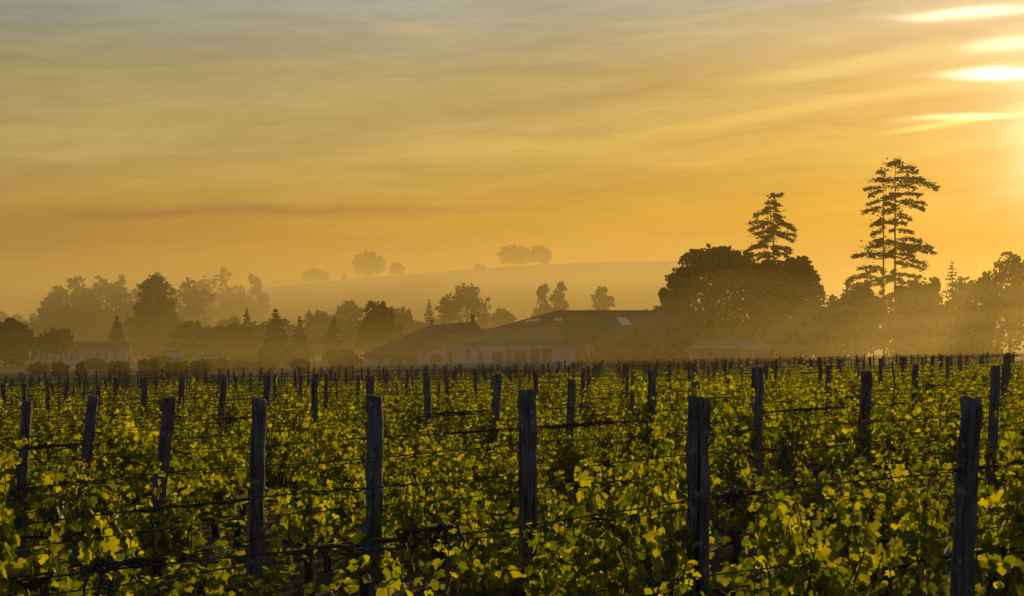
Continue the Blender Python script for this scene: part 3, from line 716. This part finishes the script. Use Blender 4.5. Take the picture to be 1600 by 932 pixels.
def build_house():
    Y = 226.0; t = thing('farm_house', 'long low pale house with a dark roof at the left, many pale shutters', 'house', at(125, 575, Y)); base = Vector(t.location); gl = -1.5 - base.z
    def l(px, py, yy): return at(px, py, yy) - base
    a, b = l(50, 546, Y), l(196, 543, Y); ze = b.z; rz = l(120, 534, Y + 4).z
    mb = MB(); x0, x1, y0, y1, ym = a.x, b.x + .25, a.y - .35, a.y + 8.35, a.y + 4
    mb.add([(x0, y0, ze), (x1, y0, ze), (x1, ym, rz), (x0, ym, rz), (x1, y1, ze), (x0, y1, ze), (x0, y0, ze - .18), (x1, y0, ze - .18), (x1, y1, ze - .18), (x0, y1, ze - .18)],
           [(0, 1, 2, 3), (3, 2, 4, 5), (0, 6, 7, 1), (1, 7, 8, 4, 2), (5, 4, 8, 9), (0, 3, 5, 9, 6), (6, 9, 8, 7)])
    rf = obj('roof', mb.mesh('roof'), M['tile'], t)
    c = l(88, 534, Y + 4); obj('chimney', MB().box((c.x - .3, c.y - .3, rz - .3), (c.x + .3, c.y + .3, rz + .6)).mesh('chimney'), M['tile'], rf)
    obj('wall', MB().box((x0 + .2, a.y, gl), (b.x, a.y + 8, ze - .17)).mesh('wall'), M['stone'], t)
    c = b; obj('corner_pillar', MB().box((b.x - .1, a.y - .3, gl), (b.x + .2, a.y - .003, ze - .181)).mesh('corner_pillar'), M['white'], t)
    for px in (68, 76, 84, 97, 104, 113, 120, 136, 152, 165, 178):
        p, q = l(px - 1.6, 560, Y), l(px + 1.6, 548, Y); window(t, p.x, q.x, p.z, q.z, a.y)
    p = MB()
    for px in (65, 81, 87, 101, 108, 117, 136.5): 
        c = l(px, 560, Y); d = l(px, 547.5, Y); obj('shutter', MB().box((c.x - .1, a.y - .11, c.z), (c.x + .1, a.y - .075, d.z)).mesh('shutter'), M['white'], t)
    t.rotation_euler = (0, 0, R(14.5))


def build_hut():
    Y = 178.0; t = thing('field_hut', 'small pale hut with a low grey roof in the golden mist at right', 'hut', at(1142, 565, Y)); base = Vector(t.location); gl = -1.6 - base.z
    def l(px, py, yy): return at(px, py, yy) - base
    a, b = l(1080, 545, Y), l(1212, 545, Y); r0, r1 = l(1098, 530, Y + 3), l(1188, 530, Y + 3)
    obj('roof', hip_roof(a.x, b.x, a.y, a.y + 6, a.z, r0.x, r1.x, a.y + 3, r0.z, .15).mesh('roof'), M['slate'], t)
    obj('wall', MB().box((a.x + .4, a.y + .4, gl), (b.x - .4, a.y + 5.6, a.z - .14)).mesh('wall'), M['hut_wall'], t)
    for x0, x1 in ((1106, 1114), (1160, 1176)):
        p, q = l(x0, 560, Y), l(x1, 549, Y); window(t, p.x, q.x, p.z, q.z, a.y + .4, 'door', 'hut_wall')
    for px in (1086, 1118, 1150, 1206):
        c = l(px, 545, Y); obj('post', MB().box((c.x - .07, a.y + .06, gl), (c.x + .07, a.y + .2, a.z - .151)).mesh('post'), M['hut_wall'], t)


def build_cabin(px0, px1, top, Y, label, mat='white', name='cabin', rmat='slate'):
    t = thing(name, label, 'cabin', at((px0 + px1) / 2, 575, Y)); base = Vector(t.location); gl = ground_z(0, Y) - .2 - base.z
    def l(px, py, yy): return at(px, py, yy) - base
    a, b = l(px0, top, Y), l(px1, top, Y); d = 3.0
    obj('wall', MB().box((a.x, a.y, gl), (b.x, a.y + d, a.z - .12)).mesh('wall'), M[mat], t)
    obj('roof', MB().slab([(a.x - .15, a.y - .15, a.z - .118), (b.x + .15, a.y - .15, a.z - .118), (b.x + .15, a.y + d + .15, a.z + .1), (a.x - .15, a.y + d + .15, a.z + .1)], (0, 0, .09)).mesh('roof'), M[rmat], t)
    w = b.x - a.x; t.rotation_euler = (0, 0, math.atan2(-t.location.x, Y) * .9)
    window(t, a.x + w * .2, a.x + w * .42, gl + .9, min(gl + 1.7, a.z - .5), a.y)


build_winery(); build_hall(); build_house(); build_hut()
build_cabin(260, 283, 548, 208, 'small white cabin right of the cone shaped tree')
build_cabin(303, 340, 555, 212, 'low pale shed right of the white cabin', 'stone', 'shed')
build_cabin(513, 552, 546, 206, 'small dark shed hidden in shrubs left of the winery', 'tile', 'shed', 'tile')


def build_mast():
    p = at(491, 560, 205); p.z = ground_z(p.x, 205); h = at(491, 532, 205).z - p.z
    t = thing('utility_pole', 'thin pale pole standing between the firs and the winery', 'pole', p)
    obj('pole_shaft', MB().tube([(0, 0, -.3), (0, 0, h)], [.13, .09], 8).mesh('pole_shaft', True), M['trim'], t)
    obj('crossarm', MB().box((-.5, -.05, h - .5), (.5, .05, h - .38)).mesh('crossarm'), M['bark'], t)


build_mast()


def build_car(px, Y, label, rot):
    p = at(px, 570, Y); p.z = ground_z(p.x, Y); t = thing('parked_car', label, 'car', p, 'pale cars parked by the winery'); t.rotation_euler = (0, 0, rot)
    prof = [(-2.1, .35), (-2.12, .75), (-2.0, .95), (-1.25, 1.02), (-.75, 1.42), (.75, 1.46), (1.35, 1.05), (2.0, .92), (2.12, .7), (2.1, .35)]
    mb = MB().slab([(x, -.82, z) for x, z in prof], (0, 1.64, 0)); me = mb.mesh('body'); body = obj('body', me, M['white'], t)
    obj('window', MB().slab([(-1.1, -.83, 1.03), (1.15, -.83, 1.05), (.7, -.83, 1.38), (-.72, -.83, 1.36)], (0, 1.66, 0)).mesh('window'), M['glass'], t)
    for x in (-1.3, 1.3):
        for y in (-.83, .66):
            w = obj('wheel', MB().tube([(x, y, .32), (x, y + .17, .32)], .32, 16).mesh('wheel'), M['rubber'], t); obj('rim', MB().tube([(x, y - .012, .32), (x, y + .182, .32)], .19, 12).mesh('rim'), M['rim'], w)


build_car(900, 150, 'pale parked car below the pale end of the winery front', .2)
build_car(950, 152, 'pale parked car further right, below the winery hall hedge', -.1)

# ------------------------------------------------------------------ the vineyard
S_ROW, POST_STEP = 1.4, 6.0
P0 = Vector((1.655, 5.6, 0)); TH = math.atan2(1803, F_PX)
U = Vector((-math.sin(TH), math.cos(TH), 0)); V_ = Vector((math.cos(TH), math.sin(TH), 0))
ROW_ANG = math.atan2(V_.y, V_.x); EDGE_Y = 82.0
rnd = random.Random(7)


def make_post(w, length, seed, notch=False):
    """a split, weathered stake: uneven cross-section, cracked cut top"""
    r = random.Random(seed); n = 10; mb = MB(); vs = []; base = [1 + r.uniform(-.14, .12) for _ in range(n)]; lv = [0, .2, .35, .48, .58, .66, .74, .81, .87, .92, .96, .985, 1.0]
    sq = r.uniform(.0, .35)
    for i, q in enumerate(lv):
        z = length * q; ox, oy = r.uniform(-.05, .05) * w, r.uniform(-.05, .05) * w
        for k in range(n):
            t = 2 * math.pi * k / n; c, s_ = math.cos(t), math.sin(t); m_ = max(abs(c), abs(s_)); rad = w / 2 * base[k] * ((1 - sq) + sq / m_ * .9) * (1 + r.uniform(-.055, .055)) * (1.04 - .08 * q) * (.93 if q == 1 else 1)
            zz = z + (r.uniform(-.006, .004) + c * w * .06 * math.sin(seed) if q == 1 else 0)
            vs.append((ox + c * rad, oy + s_ * rad * .92, zz))
    fs = [(i * n + k, i * n + (k + 1) % n, (i + 1) * n + (k + 1) % n, (i + 1) * n + k) for i in range(len(lv) - 1) for k in range(n)]
    fs += [tuple(range(n - 1, -1, -1))]; o = (len(lv) - 1) * n; vs.append((0, 0, length - .004)); fs += [(o + k, o + (k + 1) % n, len(vs) - 1) for k in range(n)]
    mb.add(vs, fs); me = mb.mesh('post'); me.materials.append(M['wood']); return me


# posts one can measure: px of the top, py of the top, width px, lean (px sideways over 100 px of height), lowest visible py
LINE1 = [(1518, 622, 38, 6.5, 940, 'leaning thick post nearest the right edge, top split'), (1091, 620, 36, 1.0, 925, 'tall upright thick post right of the centre, the widest one'),
         (824, 608, 34, .3, 805, 'pale streaked upright post with a dark cut top at the centre'), (585, 618, 29, .5, 888, 'upright post with teal scraps on its left side'),
         (405, 622, 26, 2.0, 888, 'upright post in the front line, left of the teal scrap post'), (266, 621, 22, 11, 770, 'strongly leaning post, third from the left in the front line'),
         (146, 618, 19, 10, 695, 'leaning post, second from the left in the front line'), (43, 626, 19, 5.5, 795, 'leaning post at the left edge of the front line')]
LINE2 = [(1556, 572, 18, 6, 690), (1355, 580, 19, 6.5, 735), (1187, 575, 15, 3, 662), (1019, 579, 14, 2, 672), (894, 593, 13, 4, 682), (779, 583, 15, 6, 684), (667, 584, 13, -3, 640), (578, 587, 14, 0, 618), (492, 584, 11, 1, 640), (418, 586, 12, 1, 628), (351, 587, 11, 7, 680), (285, 588, 11, 4, 622), (227, 590, 10, 5, 652)]
LAB2 = ['slim leaning post close left of the right edge, behind the nearest leaning post', 'leaning post standing between the two thick front posts at right', 'straight slim post just right of the widest post', 'slim dark post between the centre post and the widest post',
        'short slim post just right of the centre post', 'slightly leaning post just left of the centre post', 'dark stubby post left of the centre, halfway to the teal scrap post', 'post peeping up right behind the teal scrap post', 'slim post between the teal scrap post and the next one left',
        'post peeping up right behind the front post left of the teal scraps', 'thin leaning post left of the fifth front post', 'post peeping up behind the strongly leaning front post', 'thin post left of the strongly leaning front post']
post_meshes = [make_post(.10, 1.9, 300 + i) for i in range(8)]
taken = set(); BLOCK = []      # sight lines that stay open


def set_post(top, w, lean, me_seed, label, group, share=None):
    g = ground_z(top.x, top.y); ln = top.z - g + .25
    me = make_post(w, ln, me_seed) if share is None else share
    o = obj('vineyard_post', me); tag(o, label, 'post', group)
    ang = math.atan(lean / 100); d = Vector((math.sin(ang), rnd.uniform(-.03, .03), math.cos(ang))).normalized()
    L_ = ln if share is None else 1.9
    o.rotation_mode = 'QUATERNION'; o.rotation_quaternion = Vector((0, 0, 1)).rotation_difference(d) @ Matrix.Rotation(rnd.uniform(0, 6.28), 3, 'Z').to_quaternion()
    if share is not None:
        k = w / .10; o.scale = (k, k, 1)
    o.location = top - d * L_
    return o


PG = 'wooden vineyard posts'
def depth_on_line(px, m, n):
    """depth of the grid point (row n, post line m)"""
    p = P0 + U * (n * S_ROW) + V_ * (m * POST_STEP); return p.y
for n, (px, py, w, lean, low, lab) in enumerate(LINE1):
    Y = depth_on_line(px, 0, n); set_post(at(px, py, Y), w / F_PX * Y * .97, lean, 400 + n, lab, PG); taken.add((n, 0)); BLOCK.append((px - lean * .9, w / 2 + 4, low, Y))
for i, (px, py, w, lean, low) in enumerate(LINE2):
    n = 3 + i; Y = depth_on_line(px, 1, n); set_post(at(px, py, Y), w / F_PX * Y * .97, lean, 440 + i, LAB2[i], PG); taken.add((n, 1)); BLOCK.append((px - lean * .5, w / 2 + 2, low, Y))
nposts = 21
cand = []
for n in range(-2, 60):
    for m_ in range(-1, 16):
        if (n, m_) in taken: continue
        p = P0 + U * (n * S_ROW) + V_ * (m_ * POST_STEP); p = p + V_ * rnd.uniform(-.25, .25) + U * rnd.uniform(-.06, .06)
        if not (4 < p.y < EDGE_Y + 2): continue
        px, py = proj((p.x, p.y, CAM_Z - .3))
        if -15 < px < 1615: cand.append((p.y, n, m_, p))
cand.sort()
for k, (yy, n, m_, p) in enumerate(cand[:270]):
    top = Vector((p.x, p.y, CAM_Z + post_top(p.x, p.y) + rnd.uniform(-.09, .07) * (1 if yy < 30 else .4)))
    w = rnd.uniform(.075, .10) if m_ != 1 else .09
    lab = 'slim weathered post standing among the vines behind the front line' if yy < 40 else 'thin distant post in the crowded far rows of the vineyard'
    set_post(top, w, rnd.gauss(1.2, 2.6), 0, lab, PG, rnd.choice(post_meshes))


# ---- thin stakes beside the further vines
def make_stake(seed):
    r = random.Random(seed); h = r.uniform(1.45, 1.62); return MB().tube([(0, 0, 0), (r.uniform(-.02, .02), r.uniform(-.02, .02), h * .6), (r.uniform(-.03, .03), 0, h)], [.019, .018, .016], 6)
stakes = []
for i in range(5):
    me = make_stake(i).mesh('vine_stake'); me.materials.append(M['wood']); stakes.append(me)
sc = []
for n in range(2, 60):
    for t in range(-20, 110):
        if (t + n) % 3 and t % 2: continue
        p = P0 + U * (n * S_ROW) + V_ * (t + rnd.uniform(-.3, .3))
        if 24 < p.y < EDGE_Y and -10 < proj((p.x, p.y, CAM_Z))[0] < 1610: sc.append(p)
rnd.shuffle(sc)
for p in sc[:290]:
    o = obj('vine_stake', rnd.choice(stakes)); o.location = (p.x, p.y, CAM_Z + post_top(p.x, p.y) - 1.66); o.rotation_euler = (rnd.gauss(0, .03), rnd.gauss(0, .03), rnd.random() * 6)
    tag(o, 'thin grey stake propping a vine in the far rows', 'stake', 'thin vine stakes in the far rows')


# ---- wires, one strand from end to end of each row
def row_span(n):
    """stretch of row n that the picture looks at"""
    ts = [t * .5 for t in range(-40, 220)]; ok = []
    for t in ts:
        p = P0 + U * (n * S_ROW) + V_ * t
        if p.y < 1.5 or p.y > EDGE_Y: continue
        if -120 < proj((p.x, p.y, CAM_Z - .3))[0] < 1720: ok.append(t)
    return (min(ok), max(ok)) if ok else None


def row_pt(n, t, hgt):
    p = P0 + U * (n * S_ROW) + V_ * t; p.z = CAM_Z + post_top(p.x, p.y) - POST_H + hgt; return p


WIRES = (1.165, .93, 1.36)
names_n = {0: 'nearest', 1: 'second', 2: 'third', 3: 'fourth', 4: 'fifth'}
for n in range(-1, 58):
    sp = row_span(n)
    if not sp: continue
    for wi, hh in enumerate(WIRES):
        if n == -1: continue
        if n < 5 and wi == 2: continue
        pts = []; t = sp[0]; r = random.Random(n * 7 + wi); ph = r.random() * 6
        while t <= sp[1] + .01:
            sag = -.02 * (1 - math.cos(2 * math.pi * (t / POST_STEP))) * .5 + .008 * math.sin(t * 3.1 + ph); pts.append(row_pt(n, t, hh + sag + (r.uniform(-.003, .003)))); t += .35 if n < 12 else .7
        if len(pts) < 2: continue
        rad = .0027 if n < 3 else .0024
        o = obj('trellis_wire', MB().tube(pts, rad, 5).mesh('trellis_wire', True), M['wire'])
        what = ['tendril wound upper wire', 'lower wire half hidden in leaves', 'topmost thin wire'][wi]
        lab = '%s of the %s vine row' % (what, names_n[n]) if n in names_n else 'thin dark %s strung through the far vine rows' % ['upper wire', 'lower wire', 'topmost wire'][wi]
        tag(o, lab, 'wire', 'trellis wires between the posts')
        # last year's tendrils still wound on the wire
        if (wi < 2 and n < 40) or (wi == 2 and n > 12):
            t = sp[0] + r.random()
            while t < sp[1]:
                mb = MB(); ln = r.uniform(.08, .45); q = []; steps = max(4, int(ln / .035)); am = r.uniform(.004, .013)
                for i in range(steps):
                    tt = t + ln * i / (steps - 1); a = i * 1.7 + ph; p = row_pt(n, tt, hh - .02 * (1 - math.cos(2 * math.pi * (tt / POST_STEP))) * .5); q.append(p + Vector((0, 0, math.sin(a) * am)) + U * (math.cos(a) * am))
                mb.tube(q, r.uniform(.0025, .0052), 4)
                if r.random() < .5:
                    p = q[len(q) // 2]; mb.tube([p, p + Vector((r.uniform(-.03, .03), 0, -r.uniform(.03, .09))), p + Vector((r.uniform(-.06, .06), 0, -r.uniform(.06, .16)))], .0025, 4)
                obj('tendril', mb.mesh('tendril', True), M['dry_cane'], o); t += ln + r.expovariate(1 / (1.1 if n else 1.6))


# ---- bundles of old pruned cane tied along the wires
def cane_bundle(n, px_a, px_b, label, thick, seed, count=8, hh=WIRES[0], hang=0):
    r = random.Random(seed)
    def t_of(px):
        lo, hi = row_span(n); best = min((lo + (hi - lo) * i / 800 for i in range(801)), key=lambda t: abs(proj(row_pt(n, t, hh))[0] - px)); return best
    ta, tb = t_of(px_a), t_of(px_b); c = row_pt(n, (ta + tb) / 2, hh); mb = MB()
    pk = [(ta + (tb - ta) * r.uniform(.1, .9), (tb - ta) * r.uniform(.06, .16)) for _ in range(2)]
    env = lambda tt: min(1.6, sum(math.exp(-((tt - m_) / w_) ** 2) for m_, w_ in pk))
    for k in range(count):
        a, b = sorted((r.uniform(ta, tb), r.uniform(ta, tb)))
        if b - a < (tb - ta) * .35: a, b = ta + (tb - ta) * r.uniform(0, .3), tb - (tb - ta) * r.uniform(0, .3)
        q = []; st = 13; lump = [r.gauss(0, 1) for _ in range(st)], [r.gauss(0, 1) for _ in range(st)]; ph = r.random() * 6
        for i in range(st):
            u = i / (st - 1); tt = a + (b - a) * u; w_ = thick * (.25 + .9 * env(tt)) * (0.15 if i in (0, st - 1) else 1)
            q.append(row_pt(n, tt, hh) - c + Vector((0, 0, lump[0][i] * w_ - .15 * w_)) + U * (lump[1][i] * w_))
        mb.tube(q, r.uniform(.003, .006), 5)
        if r.random() < .7:
            p = q[r.randrange(2, 7)]; mb.tube([p, p + Vector((r.uniform(-.03, .03), .0, r.choice((-1, 1, -1)) * r.uniform(.02, .07)))], .003, 4)
    for k in range(hang):
        p = row_pt(n, pk[k % 2][0] + r.gauss(0, .06), hh) - c; l_ = r.uniform(.04, .15); d = r.uniform(-.6, .6); q = [p]
        for i in range(1, 6): q.append(p + Vector((d * l_ * (i / 5) + r.gauss(0, .008), r.gauss(0, .01), -l_ * i / 5 * (1 - .08 * i))))
        mb.tube(q, [.005, .005, .004, .0035, .003, .002], 5)
    me = mb.mesh('dry_cane_bundle', True); me.materials.append(M['dry_cane']); o = obj('dry_cane_bundle', me, loc=c); tag(o, label, 'dry cane', 'old dry canes caught on the wires'); return o


cane_bundle(0, 118, 262, 'dark knot of dry cane on the nearest wire at the left', .009, 1, 9, hang=3)
cane_bundle(0, 612, 712, 'dark knot of dry cane just right of the teal scrap post', .008, 2, 8, hang=4)
cane_bundle(0, 1112, 1205, 'short dark stretch of dry cane just right of the widest post', .008, 3, 8, hang=2)
cane_bundle(0, 1482, 1560, 'dry cane wrapped round the nearest leaning post', .008, 4, 9, hang=2)
cane_bundle(3, 690, 1010, 'long dark dry cane crossing behind the centre post', .005, 5, 8, hang=5)
cane_bundle(3, 1178, 1335, 'long dark dry cane between the slim post and the leaning post', .005, 6, 8, hang=5)
cane_bundle(5, 655, 765, 'dry cane beside the dark stubby post', .007, 7, 9, hang=3)
cane_bundle(5, 1430, 1490, 'dark stretch of dry cane in the middle rows at right', .010, 8, 8, hang=1)
cane_bundle(4, 20, 130, 'dry cane behind the post at the left edge', .008, 9, 9, hang=4)
cane_bundle(6, 300, 420, 'dry cane behind the front post left of the teal scraps', .007, 10, 8, hang=3)

# ---- teal scraps on the fourth post
def scrap(px, py, w, h, label, seed):
    Y = depth_on_line(585, 0, 3) - .065; r = random.Random(seed); c = at(px, py, Y); k = Y / F_PX; nx, nz = 4, 8; vs = []
    for j in range(nz):
        for i in range(nx):
            e = 1 - .5 * abs(j / (nz - 1) - .5) * 2 * r.random(); vs.append(((i / (nx - 1) - .5) * w * k * e + r.uniform(-.004, .004), r.uniform(-.02, .02) + (.06 if i == 0 else 0), (.5 - j / (nz - 1)) * h * k + r.uniform(-.006, .006)))
    fs = [(j * nx + i, j * nx + i + 1, (j + 1) * nx + i + 1, (j + 1) * nx + i) for j in range(nz - 1) for i in range(nx - 1)]
    me = bpy.data.meshes.new('teal_scrap'); me.from_pydata(vs, [], fs); me.materials.append(M['teal']); o = obj('teal_scrap', me, loc=c)
    sm = o.modifiers.new('thick', 'SOLIDIFY'); sm.thickness = .002
    tag(o, label, 'scrap', 'teal scraps on a post')


scrap(575, 762, 9, 30, 'upper teal scrap clinging to the left side of a post', 1)
scrap(571, 842, 13, 44, 'lower, larger teal scrap clinging to the left side of a post', 2)


# ---- the vines
LEAF = [(0, -.05), (.22, -.22), (.42, -.16), (.50, .04), (.43, .13), (.55, .31), (.42, .46), (.27, .44), (.15, .62), (0, .74), (-.15, .62), (-.27, .44), (-.42, .46), (-.55, .31), (-.43, .13), (-.50, .04), (-.42, -.16), (-.22, -.22)]
LEAF_A = np.array(LEAF)


def leaf_mesh(pos, nrm, tip, size, rng, V, Fc, fine=True):
    """a lobed, folded vine leaf with its stalk end at pos"""
    side = np.cross(tip, nrm); side /= np.linalg.norm(side) + 1e-9; nrm = np.cross(side, tip); o = len(V)
    fold = rng.uniform(.05, .4); curl = rng.uniform(-.15, .5)
    if fine:
        L = LEAF_A * (1 + rng.normal(size=LEAF_A.shape) * .06); V.append(pos + tip * size * .12)
        for x, y in L: V.append(pos + size * (side * x + tip * (y + .1) + nrm * (abs(x) * fold - (y * y) * curl)))
        k = len(L)
        for i in range(k): Fc.append((o, o + 1 + i, o + 1 + (i + 1) % k))
    else:
        for x, y in ((0, -.2), (.5, -.05), (.45, .38), (0, .7), (-.45, .38), (-.5, -.05)): V.append(pos + size * (side * x + tip * (y + .1) + nrm * (abs(x) * fold - y * y * curl)))
        Fc.append((o, o + 1, o + 2)); Fc.append((o, o + 2, o + 3)); Fc.append((o, o + 3, o + 4)); Fc.append((o, o + 4, o + 5))


def vine_meshes(seed, fine=True):
    rng = np.random.default_rng(seed); V, Fc = [], []; st = MB(); tr = MB()
    # old stock and its two arms on the wire
    k = rng.normal(size=6) * .03
    head = Vector((k[2], k[3], .48)); tr.tube([(0, 0, -.05), (k[0], k[1], .15), (k[2] * 1.6, k[3], .32), head, head + Vector((0, 0, .05))], [.032, .026, .024, .03, .018], 8)
    for s in (-1, 1): tr.tube([head, head + Vector((s * .12, k[4] * .5, .08)), head + Vector((s * .32, k[5] * .5, .10)), head + Vector((s * .50, 0, .09))], [.016, .011, .009, .006], 6)
    nsh = int(rng.integers(12, 16)); cl = np.sort(rng.uniform(-.42, .42, 4))
    for i in range(nsh):
        x0 = cl[i % 4] + rng.normal() * .075; L_ = rng.uniform(.34, .60) if rng.random() > .25 else rng.uniform(.6, .82); lean = rng.normal(size=2) * np.array([.11, .09])
        p0 = np.array([x0, rng.normal() * .03, .52 + .08 * rng.random()]); pts = []
        m_ = 7
        for q in range(m_):
            u = q / (m_ - 1); pts.append(p0 + np.array([lean[0] * u * L_ + .02 * rng.normal(), lean[1] * (u + u * u) * L_ * 1.2 + .015 * rng.normal(), L_ * u * (1 - .10 * u)]))
        st.tube(pts, [.0045 * (1 - .6 * q / (m_ - 1)) for q in range(m_)], 5)
        nl = int(L_ / .029)
        for j in range(nl):
            u = (j + .6 * rng.random()) / nl; a = u * (m_ - 1); b = min(int(a), m_ - 2); p = np.array(pts[b]) + (np.array(pts[b + 1]) - np.array(pts[b])) * (a - b)
            az = rng.random() * 6.283; sd = np.array([math.cos(az) * .8, math.sin(az), .35 + .3 * rng.random()]); pe = rng.uniform(.03, .085) * (1.1 - .5 * u); q = p + sd * pe
            st.tube([p, q], [.0013, .001], 3, False)
            size = rng.uniform(.044, .082) * (1.08 - .55 * u ** 2.5)
            tip = np.array([sd[0] * .4, sd[1] * .4, -1.0 + .4 * rng.random()]) + rng.normal(size=3) * .25; tip /= np.linalg.norm(tip)
            n_ = np.array([sd[0], sd[1], .30]) + rng.normal(size=3) * .45; n_ /= np.linalg.norm(n_)
            leaf_mesh(q, n_, tip, size, rng, V, Fc, fine)
        # shoot tip: pale little leaves
        for j in range(3):
            d = rng.normal(size=3); d[2] = abs(d[2]) + .5; d /= np.linalg.norm(d); leaf_mesh(np.array(pts[-1]), np.cross(d, rng.normal(size=3)), d, rng.uniform(.02, .035), rng, V, Fc, False)
    st.tube([(-.55, 0, .57), (-.2, .02, .55), (.2, -.02, .56), (.55, 0, .57)], .006, 5)
    for j in range(46):     # the low inner leaves
        p = np.array([rng.uniform(-.5, .5), rng.normal() * .10, rng.uniform(.36, .66)]); tip = np.array([rng.normal() * .5, rng.normal() * .5, -.8]); tip /= np.linalg.norm(tip); n_ = rng.normal(size=3); n_ /= np.linalg.norm(n_); leaf_mesh(p, n_, tip, rng.uniform(.06, .10), rng, V, Fc, fine)
    fm = np_mesh('foliage', np.array(V), np.array(Fc)); fm.materials.append(M['vine_leaf'])
    sm = st.mesh('shoots', True); sm.materials.append(M['shoot']); tm = tr.mesh('trunk', True); tm.materials.append(M['vine_bark'])
    return fm, sm, tm, (np.array(V), np.array(Fc))


KINDS = [vine_meshes(900 + i, True) for i in range(12)]
spots = []
for n in range(-2, 60):
    off = rnd.random()
    for t in range(-30, 110):
        p = P0 + U * (n * S_ROW) + V_ * (t + off + rnd.uniform(-.12, .12)); p = p + U * rnd.gauss(0, .04)
        if not (3.5 < p.y < EDGE_Y): continue
        px, _ = proj((p.x, p.y, CAM_Z - .8)); mg = .75 / p.y * F_PX
        if not (-mg < px < 1600 + mg): continue
        g = CAM_Z + post_top(p.x, p.y) - POST_H
        if proj((p.x, p.y, g + 1.25))[1] > 960: continue
        k = max(.58, min(1.08, rnd.gauss(.87, .11) + .11 * math.sin(p.x * .9 + p.y * .35) * math.sin(p.y * .55 - p.x * .2)))
        # keep the open sight lines to the measured posts open
        for (bx, hw, low, Y) in BLOCK:
            if p.y < Y - .35 and abs(px - bx) < hw + .33 / p.y * F_PX:
                zl = at(px, low, p.y).z - g; k = min(k, max(.5, (zl - .02) / 1.06)); break
        if p.y > 40: k = min(k, .84 - .08 * smooth(40, 60, p.y))
        if p.y < 5.2: k = min(k, .80)
        if rnd.random() < .04 + (.30 if p.y < 30 and math.sin(p.x * 1.3 - p.y * .5 + 1) + math.sin(p.y * 1.1 + p.x * .4) > 1.15 else 0): continue
        spots.append((p.y, n, Vector((p.x, p.y, g)), k, px))
spots.sort(key=lambda s: s[0])
VG = 'grapevines in the rows'
MAXV = 290
for i, (yy, n, p, k, px) in enumerate(spots[:MAXV]):
    fm, sm, tm, _ = KINDS[rnd.randrange(len(KINDS))]
    if n <= 1:
        near = min(LINE1, key=lambda q: abs(q[0] - px)); side = 'left of' if px < near[0] - 30 else 'right of' if px > near[0] + 30 else 'right in front of'
        row = 'nearest' if n <= 0 else 'second'
        lab = 'leafy vine in %s row, %s the %s post' % (row, side, {1518: 'leaning at right', 1091: 'widest', 824: 'pale streaked', 585: 'teal marked', 405: 'next one left of the teal marked', 266: 'strongly tilted', 146: 'second leftmost', 43: 'leftmost'}[near[0]])
    else: lab = 'backlit leafy vine crowded among the middle rows behind the front line' if yy < 22 else 'small backlit vine in the further rows of individual vines'
    t = thing('grapevine', lab, 'vine', p, VG); t.rotation_euler = (rnd.gauss(0, .03), rnd.gauss(0, .03), ROW_ANG + (math.pi if rnd.random() < .5 else 0) + rnd.gauss(0, .08)); t.scale = (1.04, rnd.uniform(.9, 1.25), k)
    for nm, me in (('foliage', fm), ('shoots', sm), ('trunk', tm)):
        o = bpy.data.objects.new(nm, me); COL.objects.link(o); o.parent = t

# weeds and grass in the alleys
gr = np.random.default_rng(3); GV, GF = [], []; k = 0
while k < 26000:
    yy = 3 + 27 * gr.random() ** 1.5; xx = (gr.random() * 2 - 1) * (yy * .36 + .4); zz = CAM_Z + post_top(xx, yy) - POST_H
    if math.sin(xx * 1.7 + yy * .6) + math.sin(yy * 1.1 - xx * .8) + gr.normal() * .7 < -.5: k += 1; continue
    h_ = gr.uniform(.06, .26); a = gr.random() * 6.283; w_ = gr.uniform(.004, .011); dx, dy = gr.normal(size=2) * h_ * .35; o = len(GV); c_, s_ = math.cos(a) * w_, math.sin(a) * w_
    GV += [(xx - c_, yy - s_, zz - .01), (xx + c_, yy + s_, zz - .01), (xx + dx * .4 + c_ * .7, yy + dy * .4 + s_ * .7, zz + h_ * .6), (xx + dx * .4 - c_ * .7, yy + dy * .4 - s_ * .7, zz + h_ * .6), (xx + dx, yy + dy, zz + h_)]
    GF += [(o, o + 1, o + 2, o + 3), (o + 3, o + 2, o + 4, o + 4)]; k += 1
me = bpy.data.meshes.new('grass'); me.from_pydata(GV, [], [f if f[2] != f[3] else f[:3] for f in GF]); me.materials.append(M['grass'])
tag(obj('grass', me), 'grass and weeds growing between the vine rows', 'grass', kind='stuff')

# the further vines that merge to one sheet of leaves
FAR = [vine_meshes(950 + i, False)[3] for i in range(6)]
VV, FF, off = [], [], 0
rng = np.random.default_rng(5)
for (yy, n, p, k, px) in spots[MAXV:]:
    v, f = FAR[rnd.randrange(6)]; a = ROW_ANG + (math.pi if rnd.random() < .5 else 0); c, s = math.cos(a), math.sin(a)
    if yy > 50:      # fewer, the eye cannot part them
        nl = len(v) // 6; pass
    x, y, z = v[:, 0] * 1.05, v[:, 1] * 1.1, v[:, 2] * k
    VV.append(np.stack([x * c - y * s + p.x, x * s + y * c + p.y, z + p.z], 1)); FF.append(f + off); off += len(v)
if VV:
    me = np_mesh('far_vine_foliage', np.concatenate(VV), np.concatenate(FF)); me.materials.append(M['vine_leaf'])
    tag(obj('far_vine_foliage', me), 'mass of distant backlit vine leaves filling the far rows', 'vine foliage', kind='stuff')

print('posts', 21 + len(cand[:270]), 'of', 21 + len(cand), 'vines', len(spots))
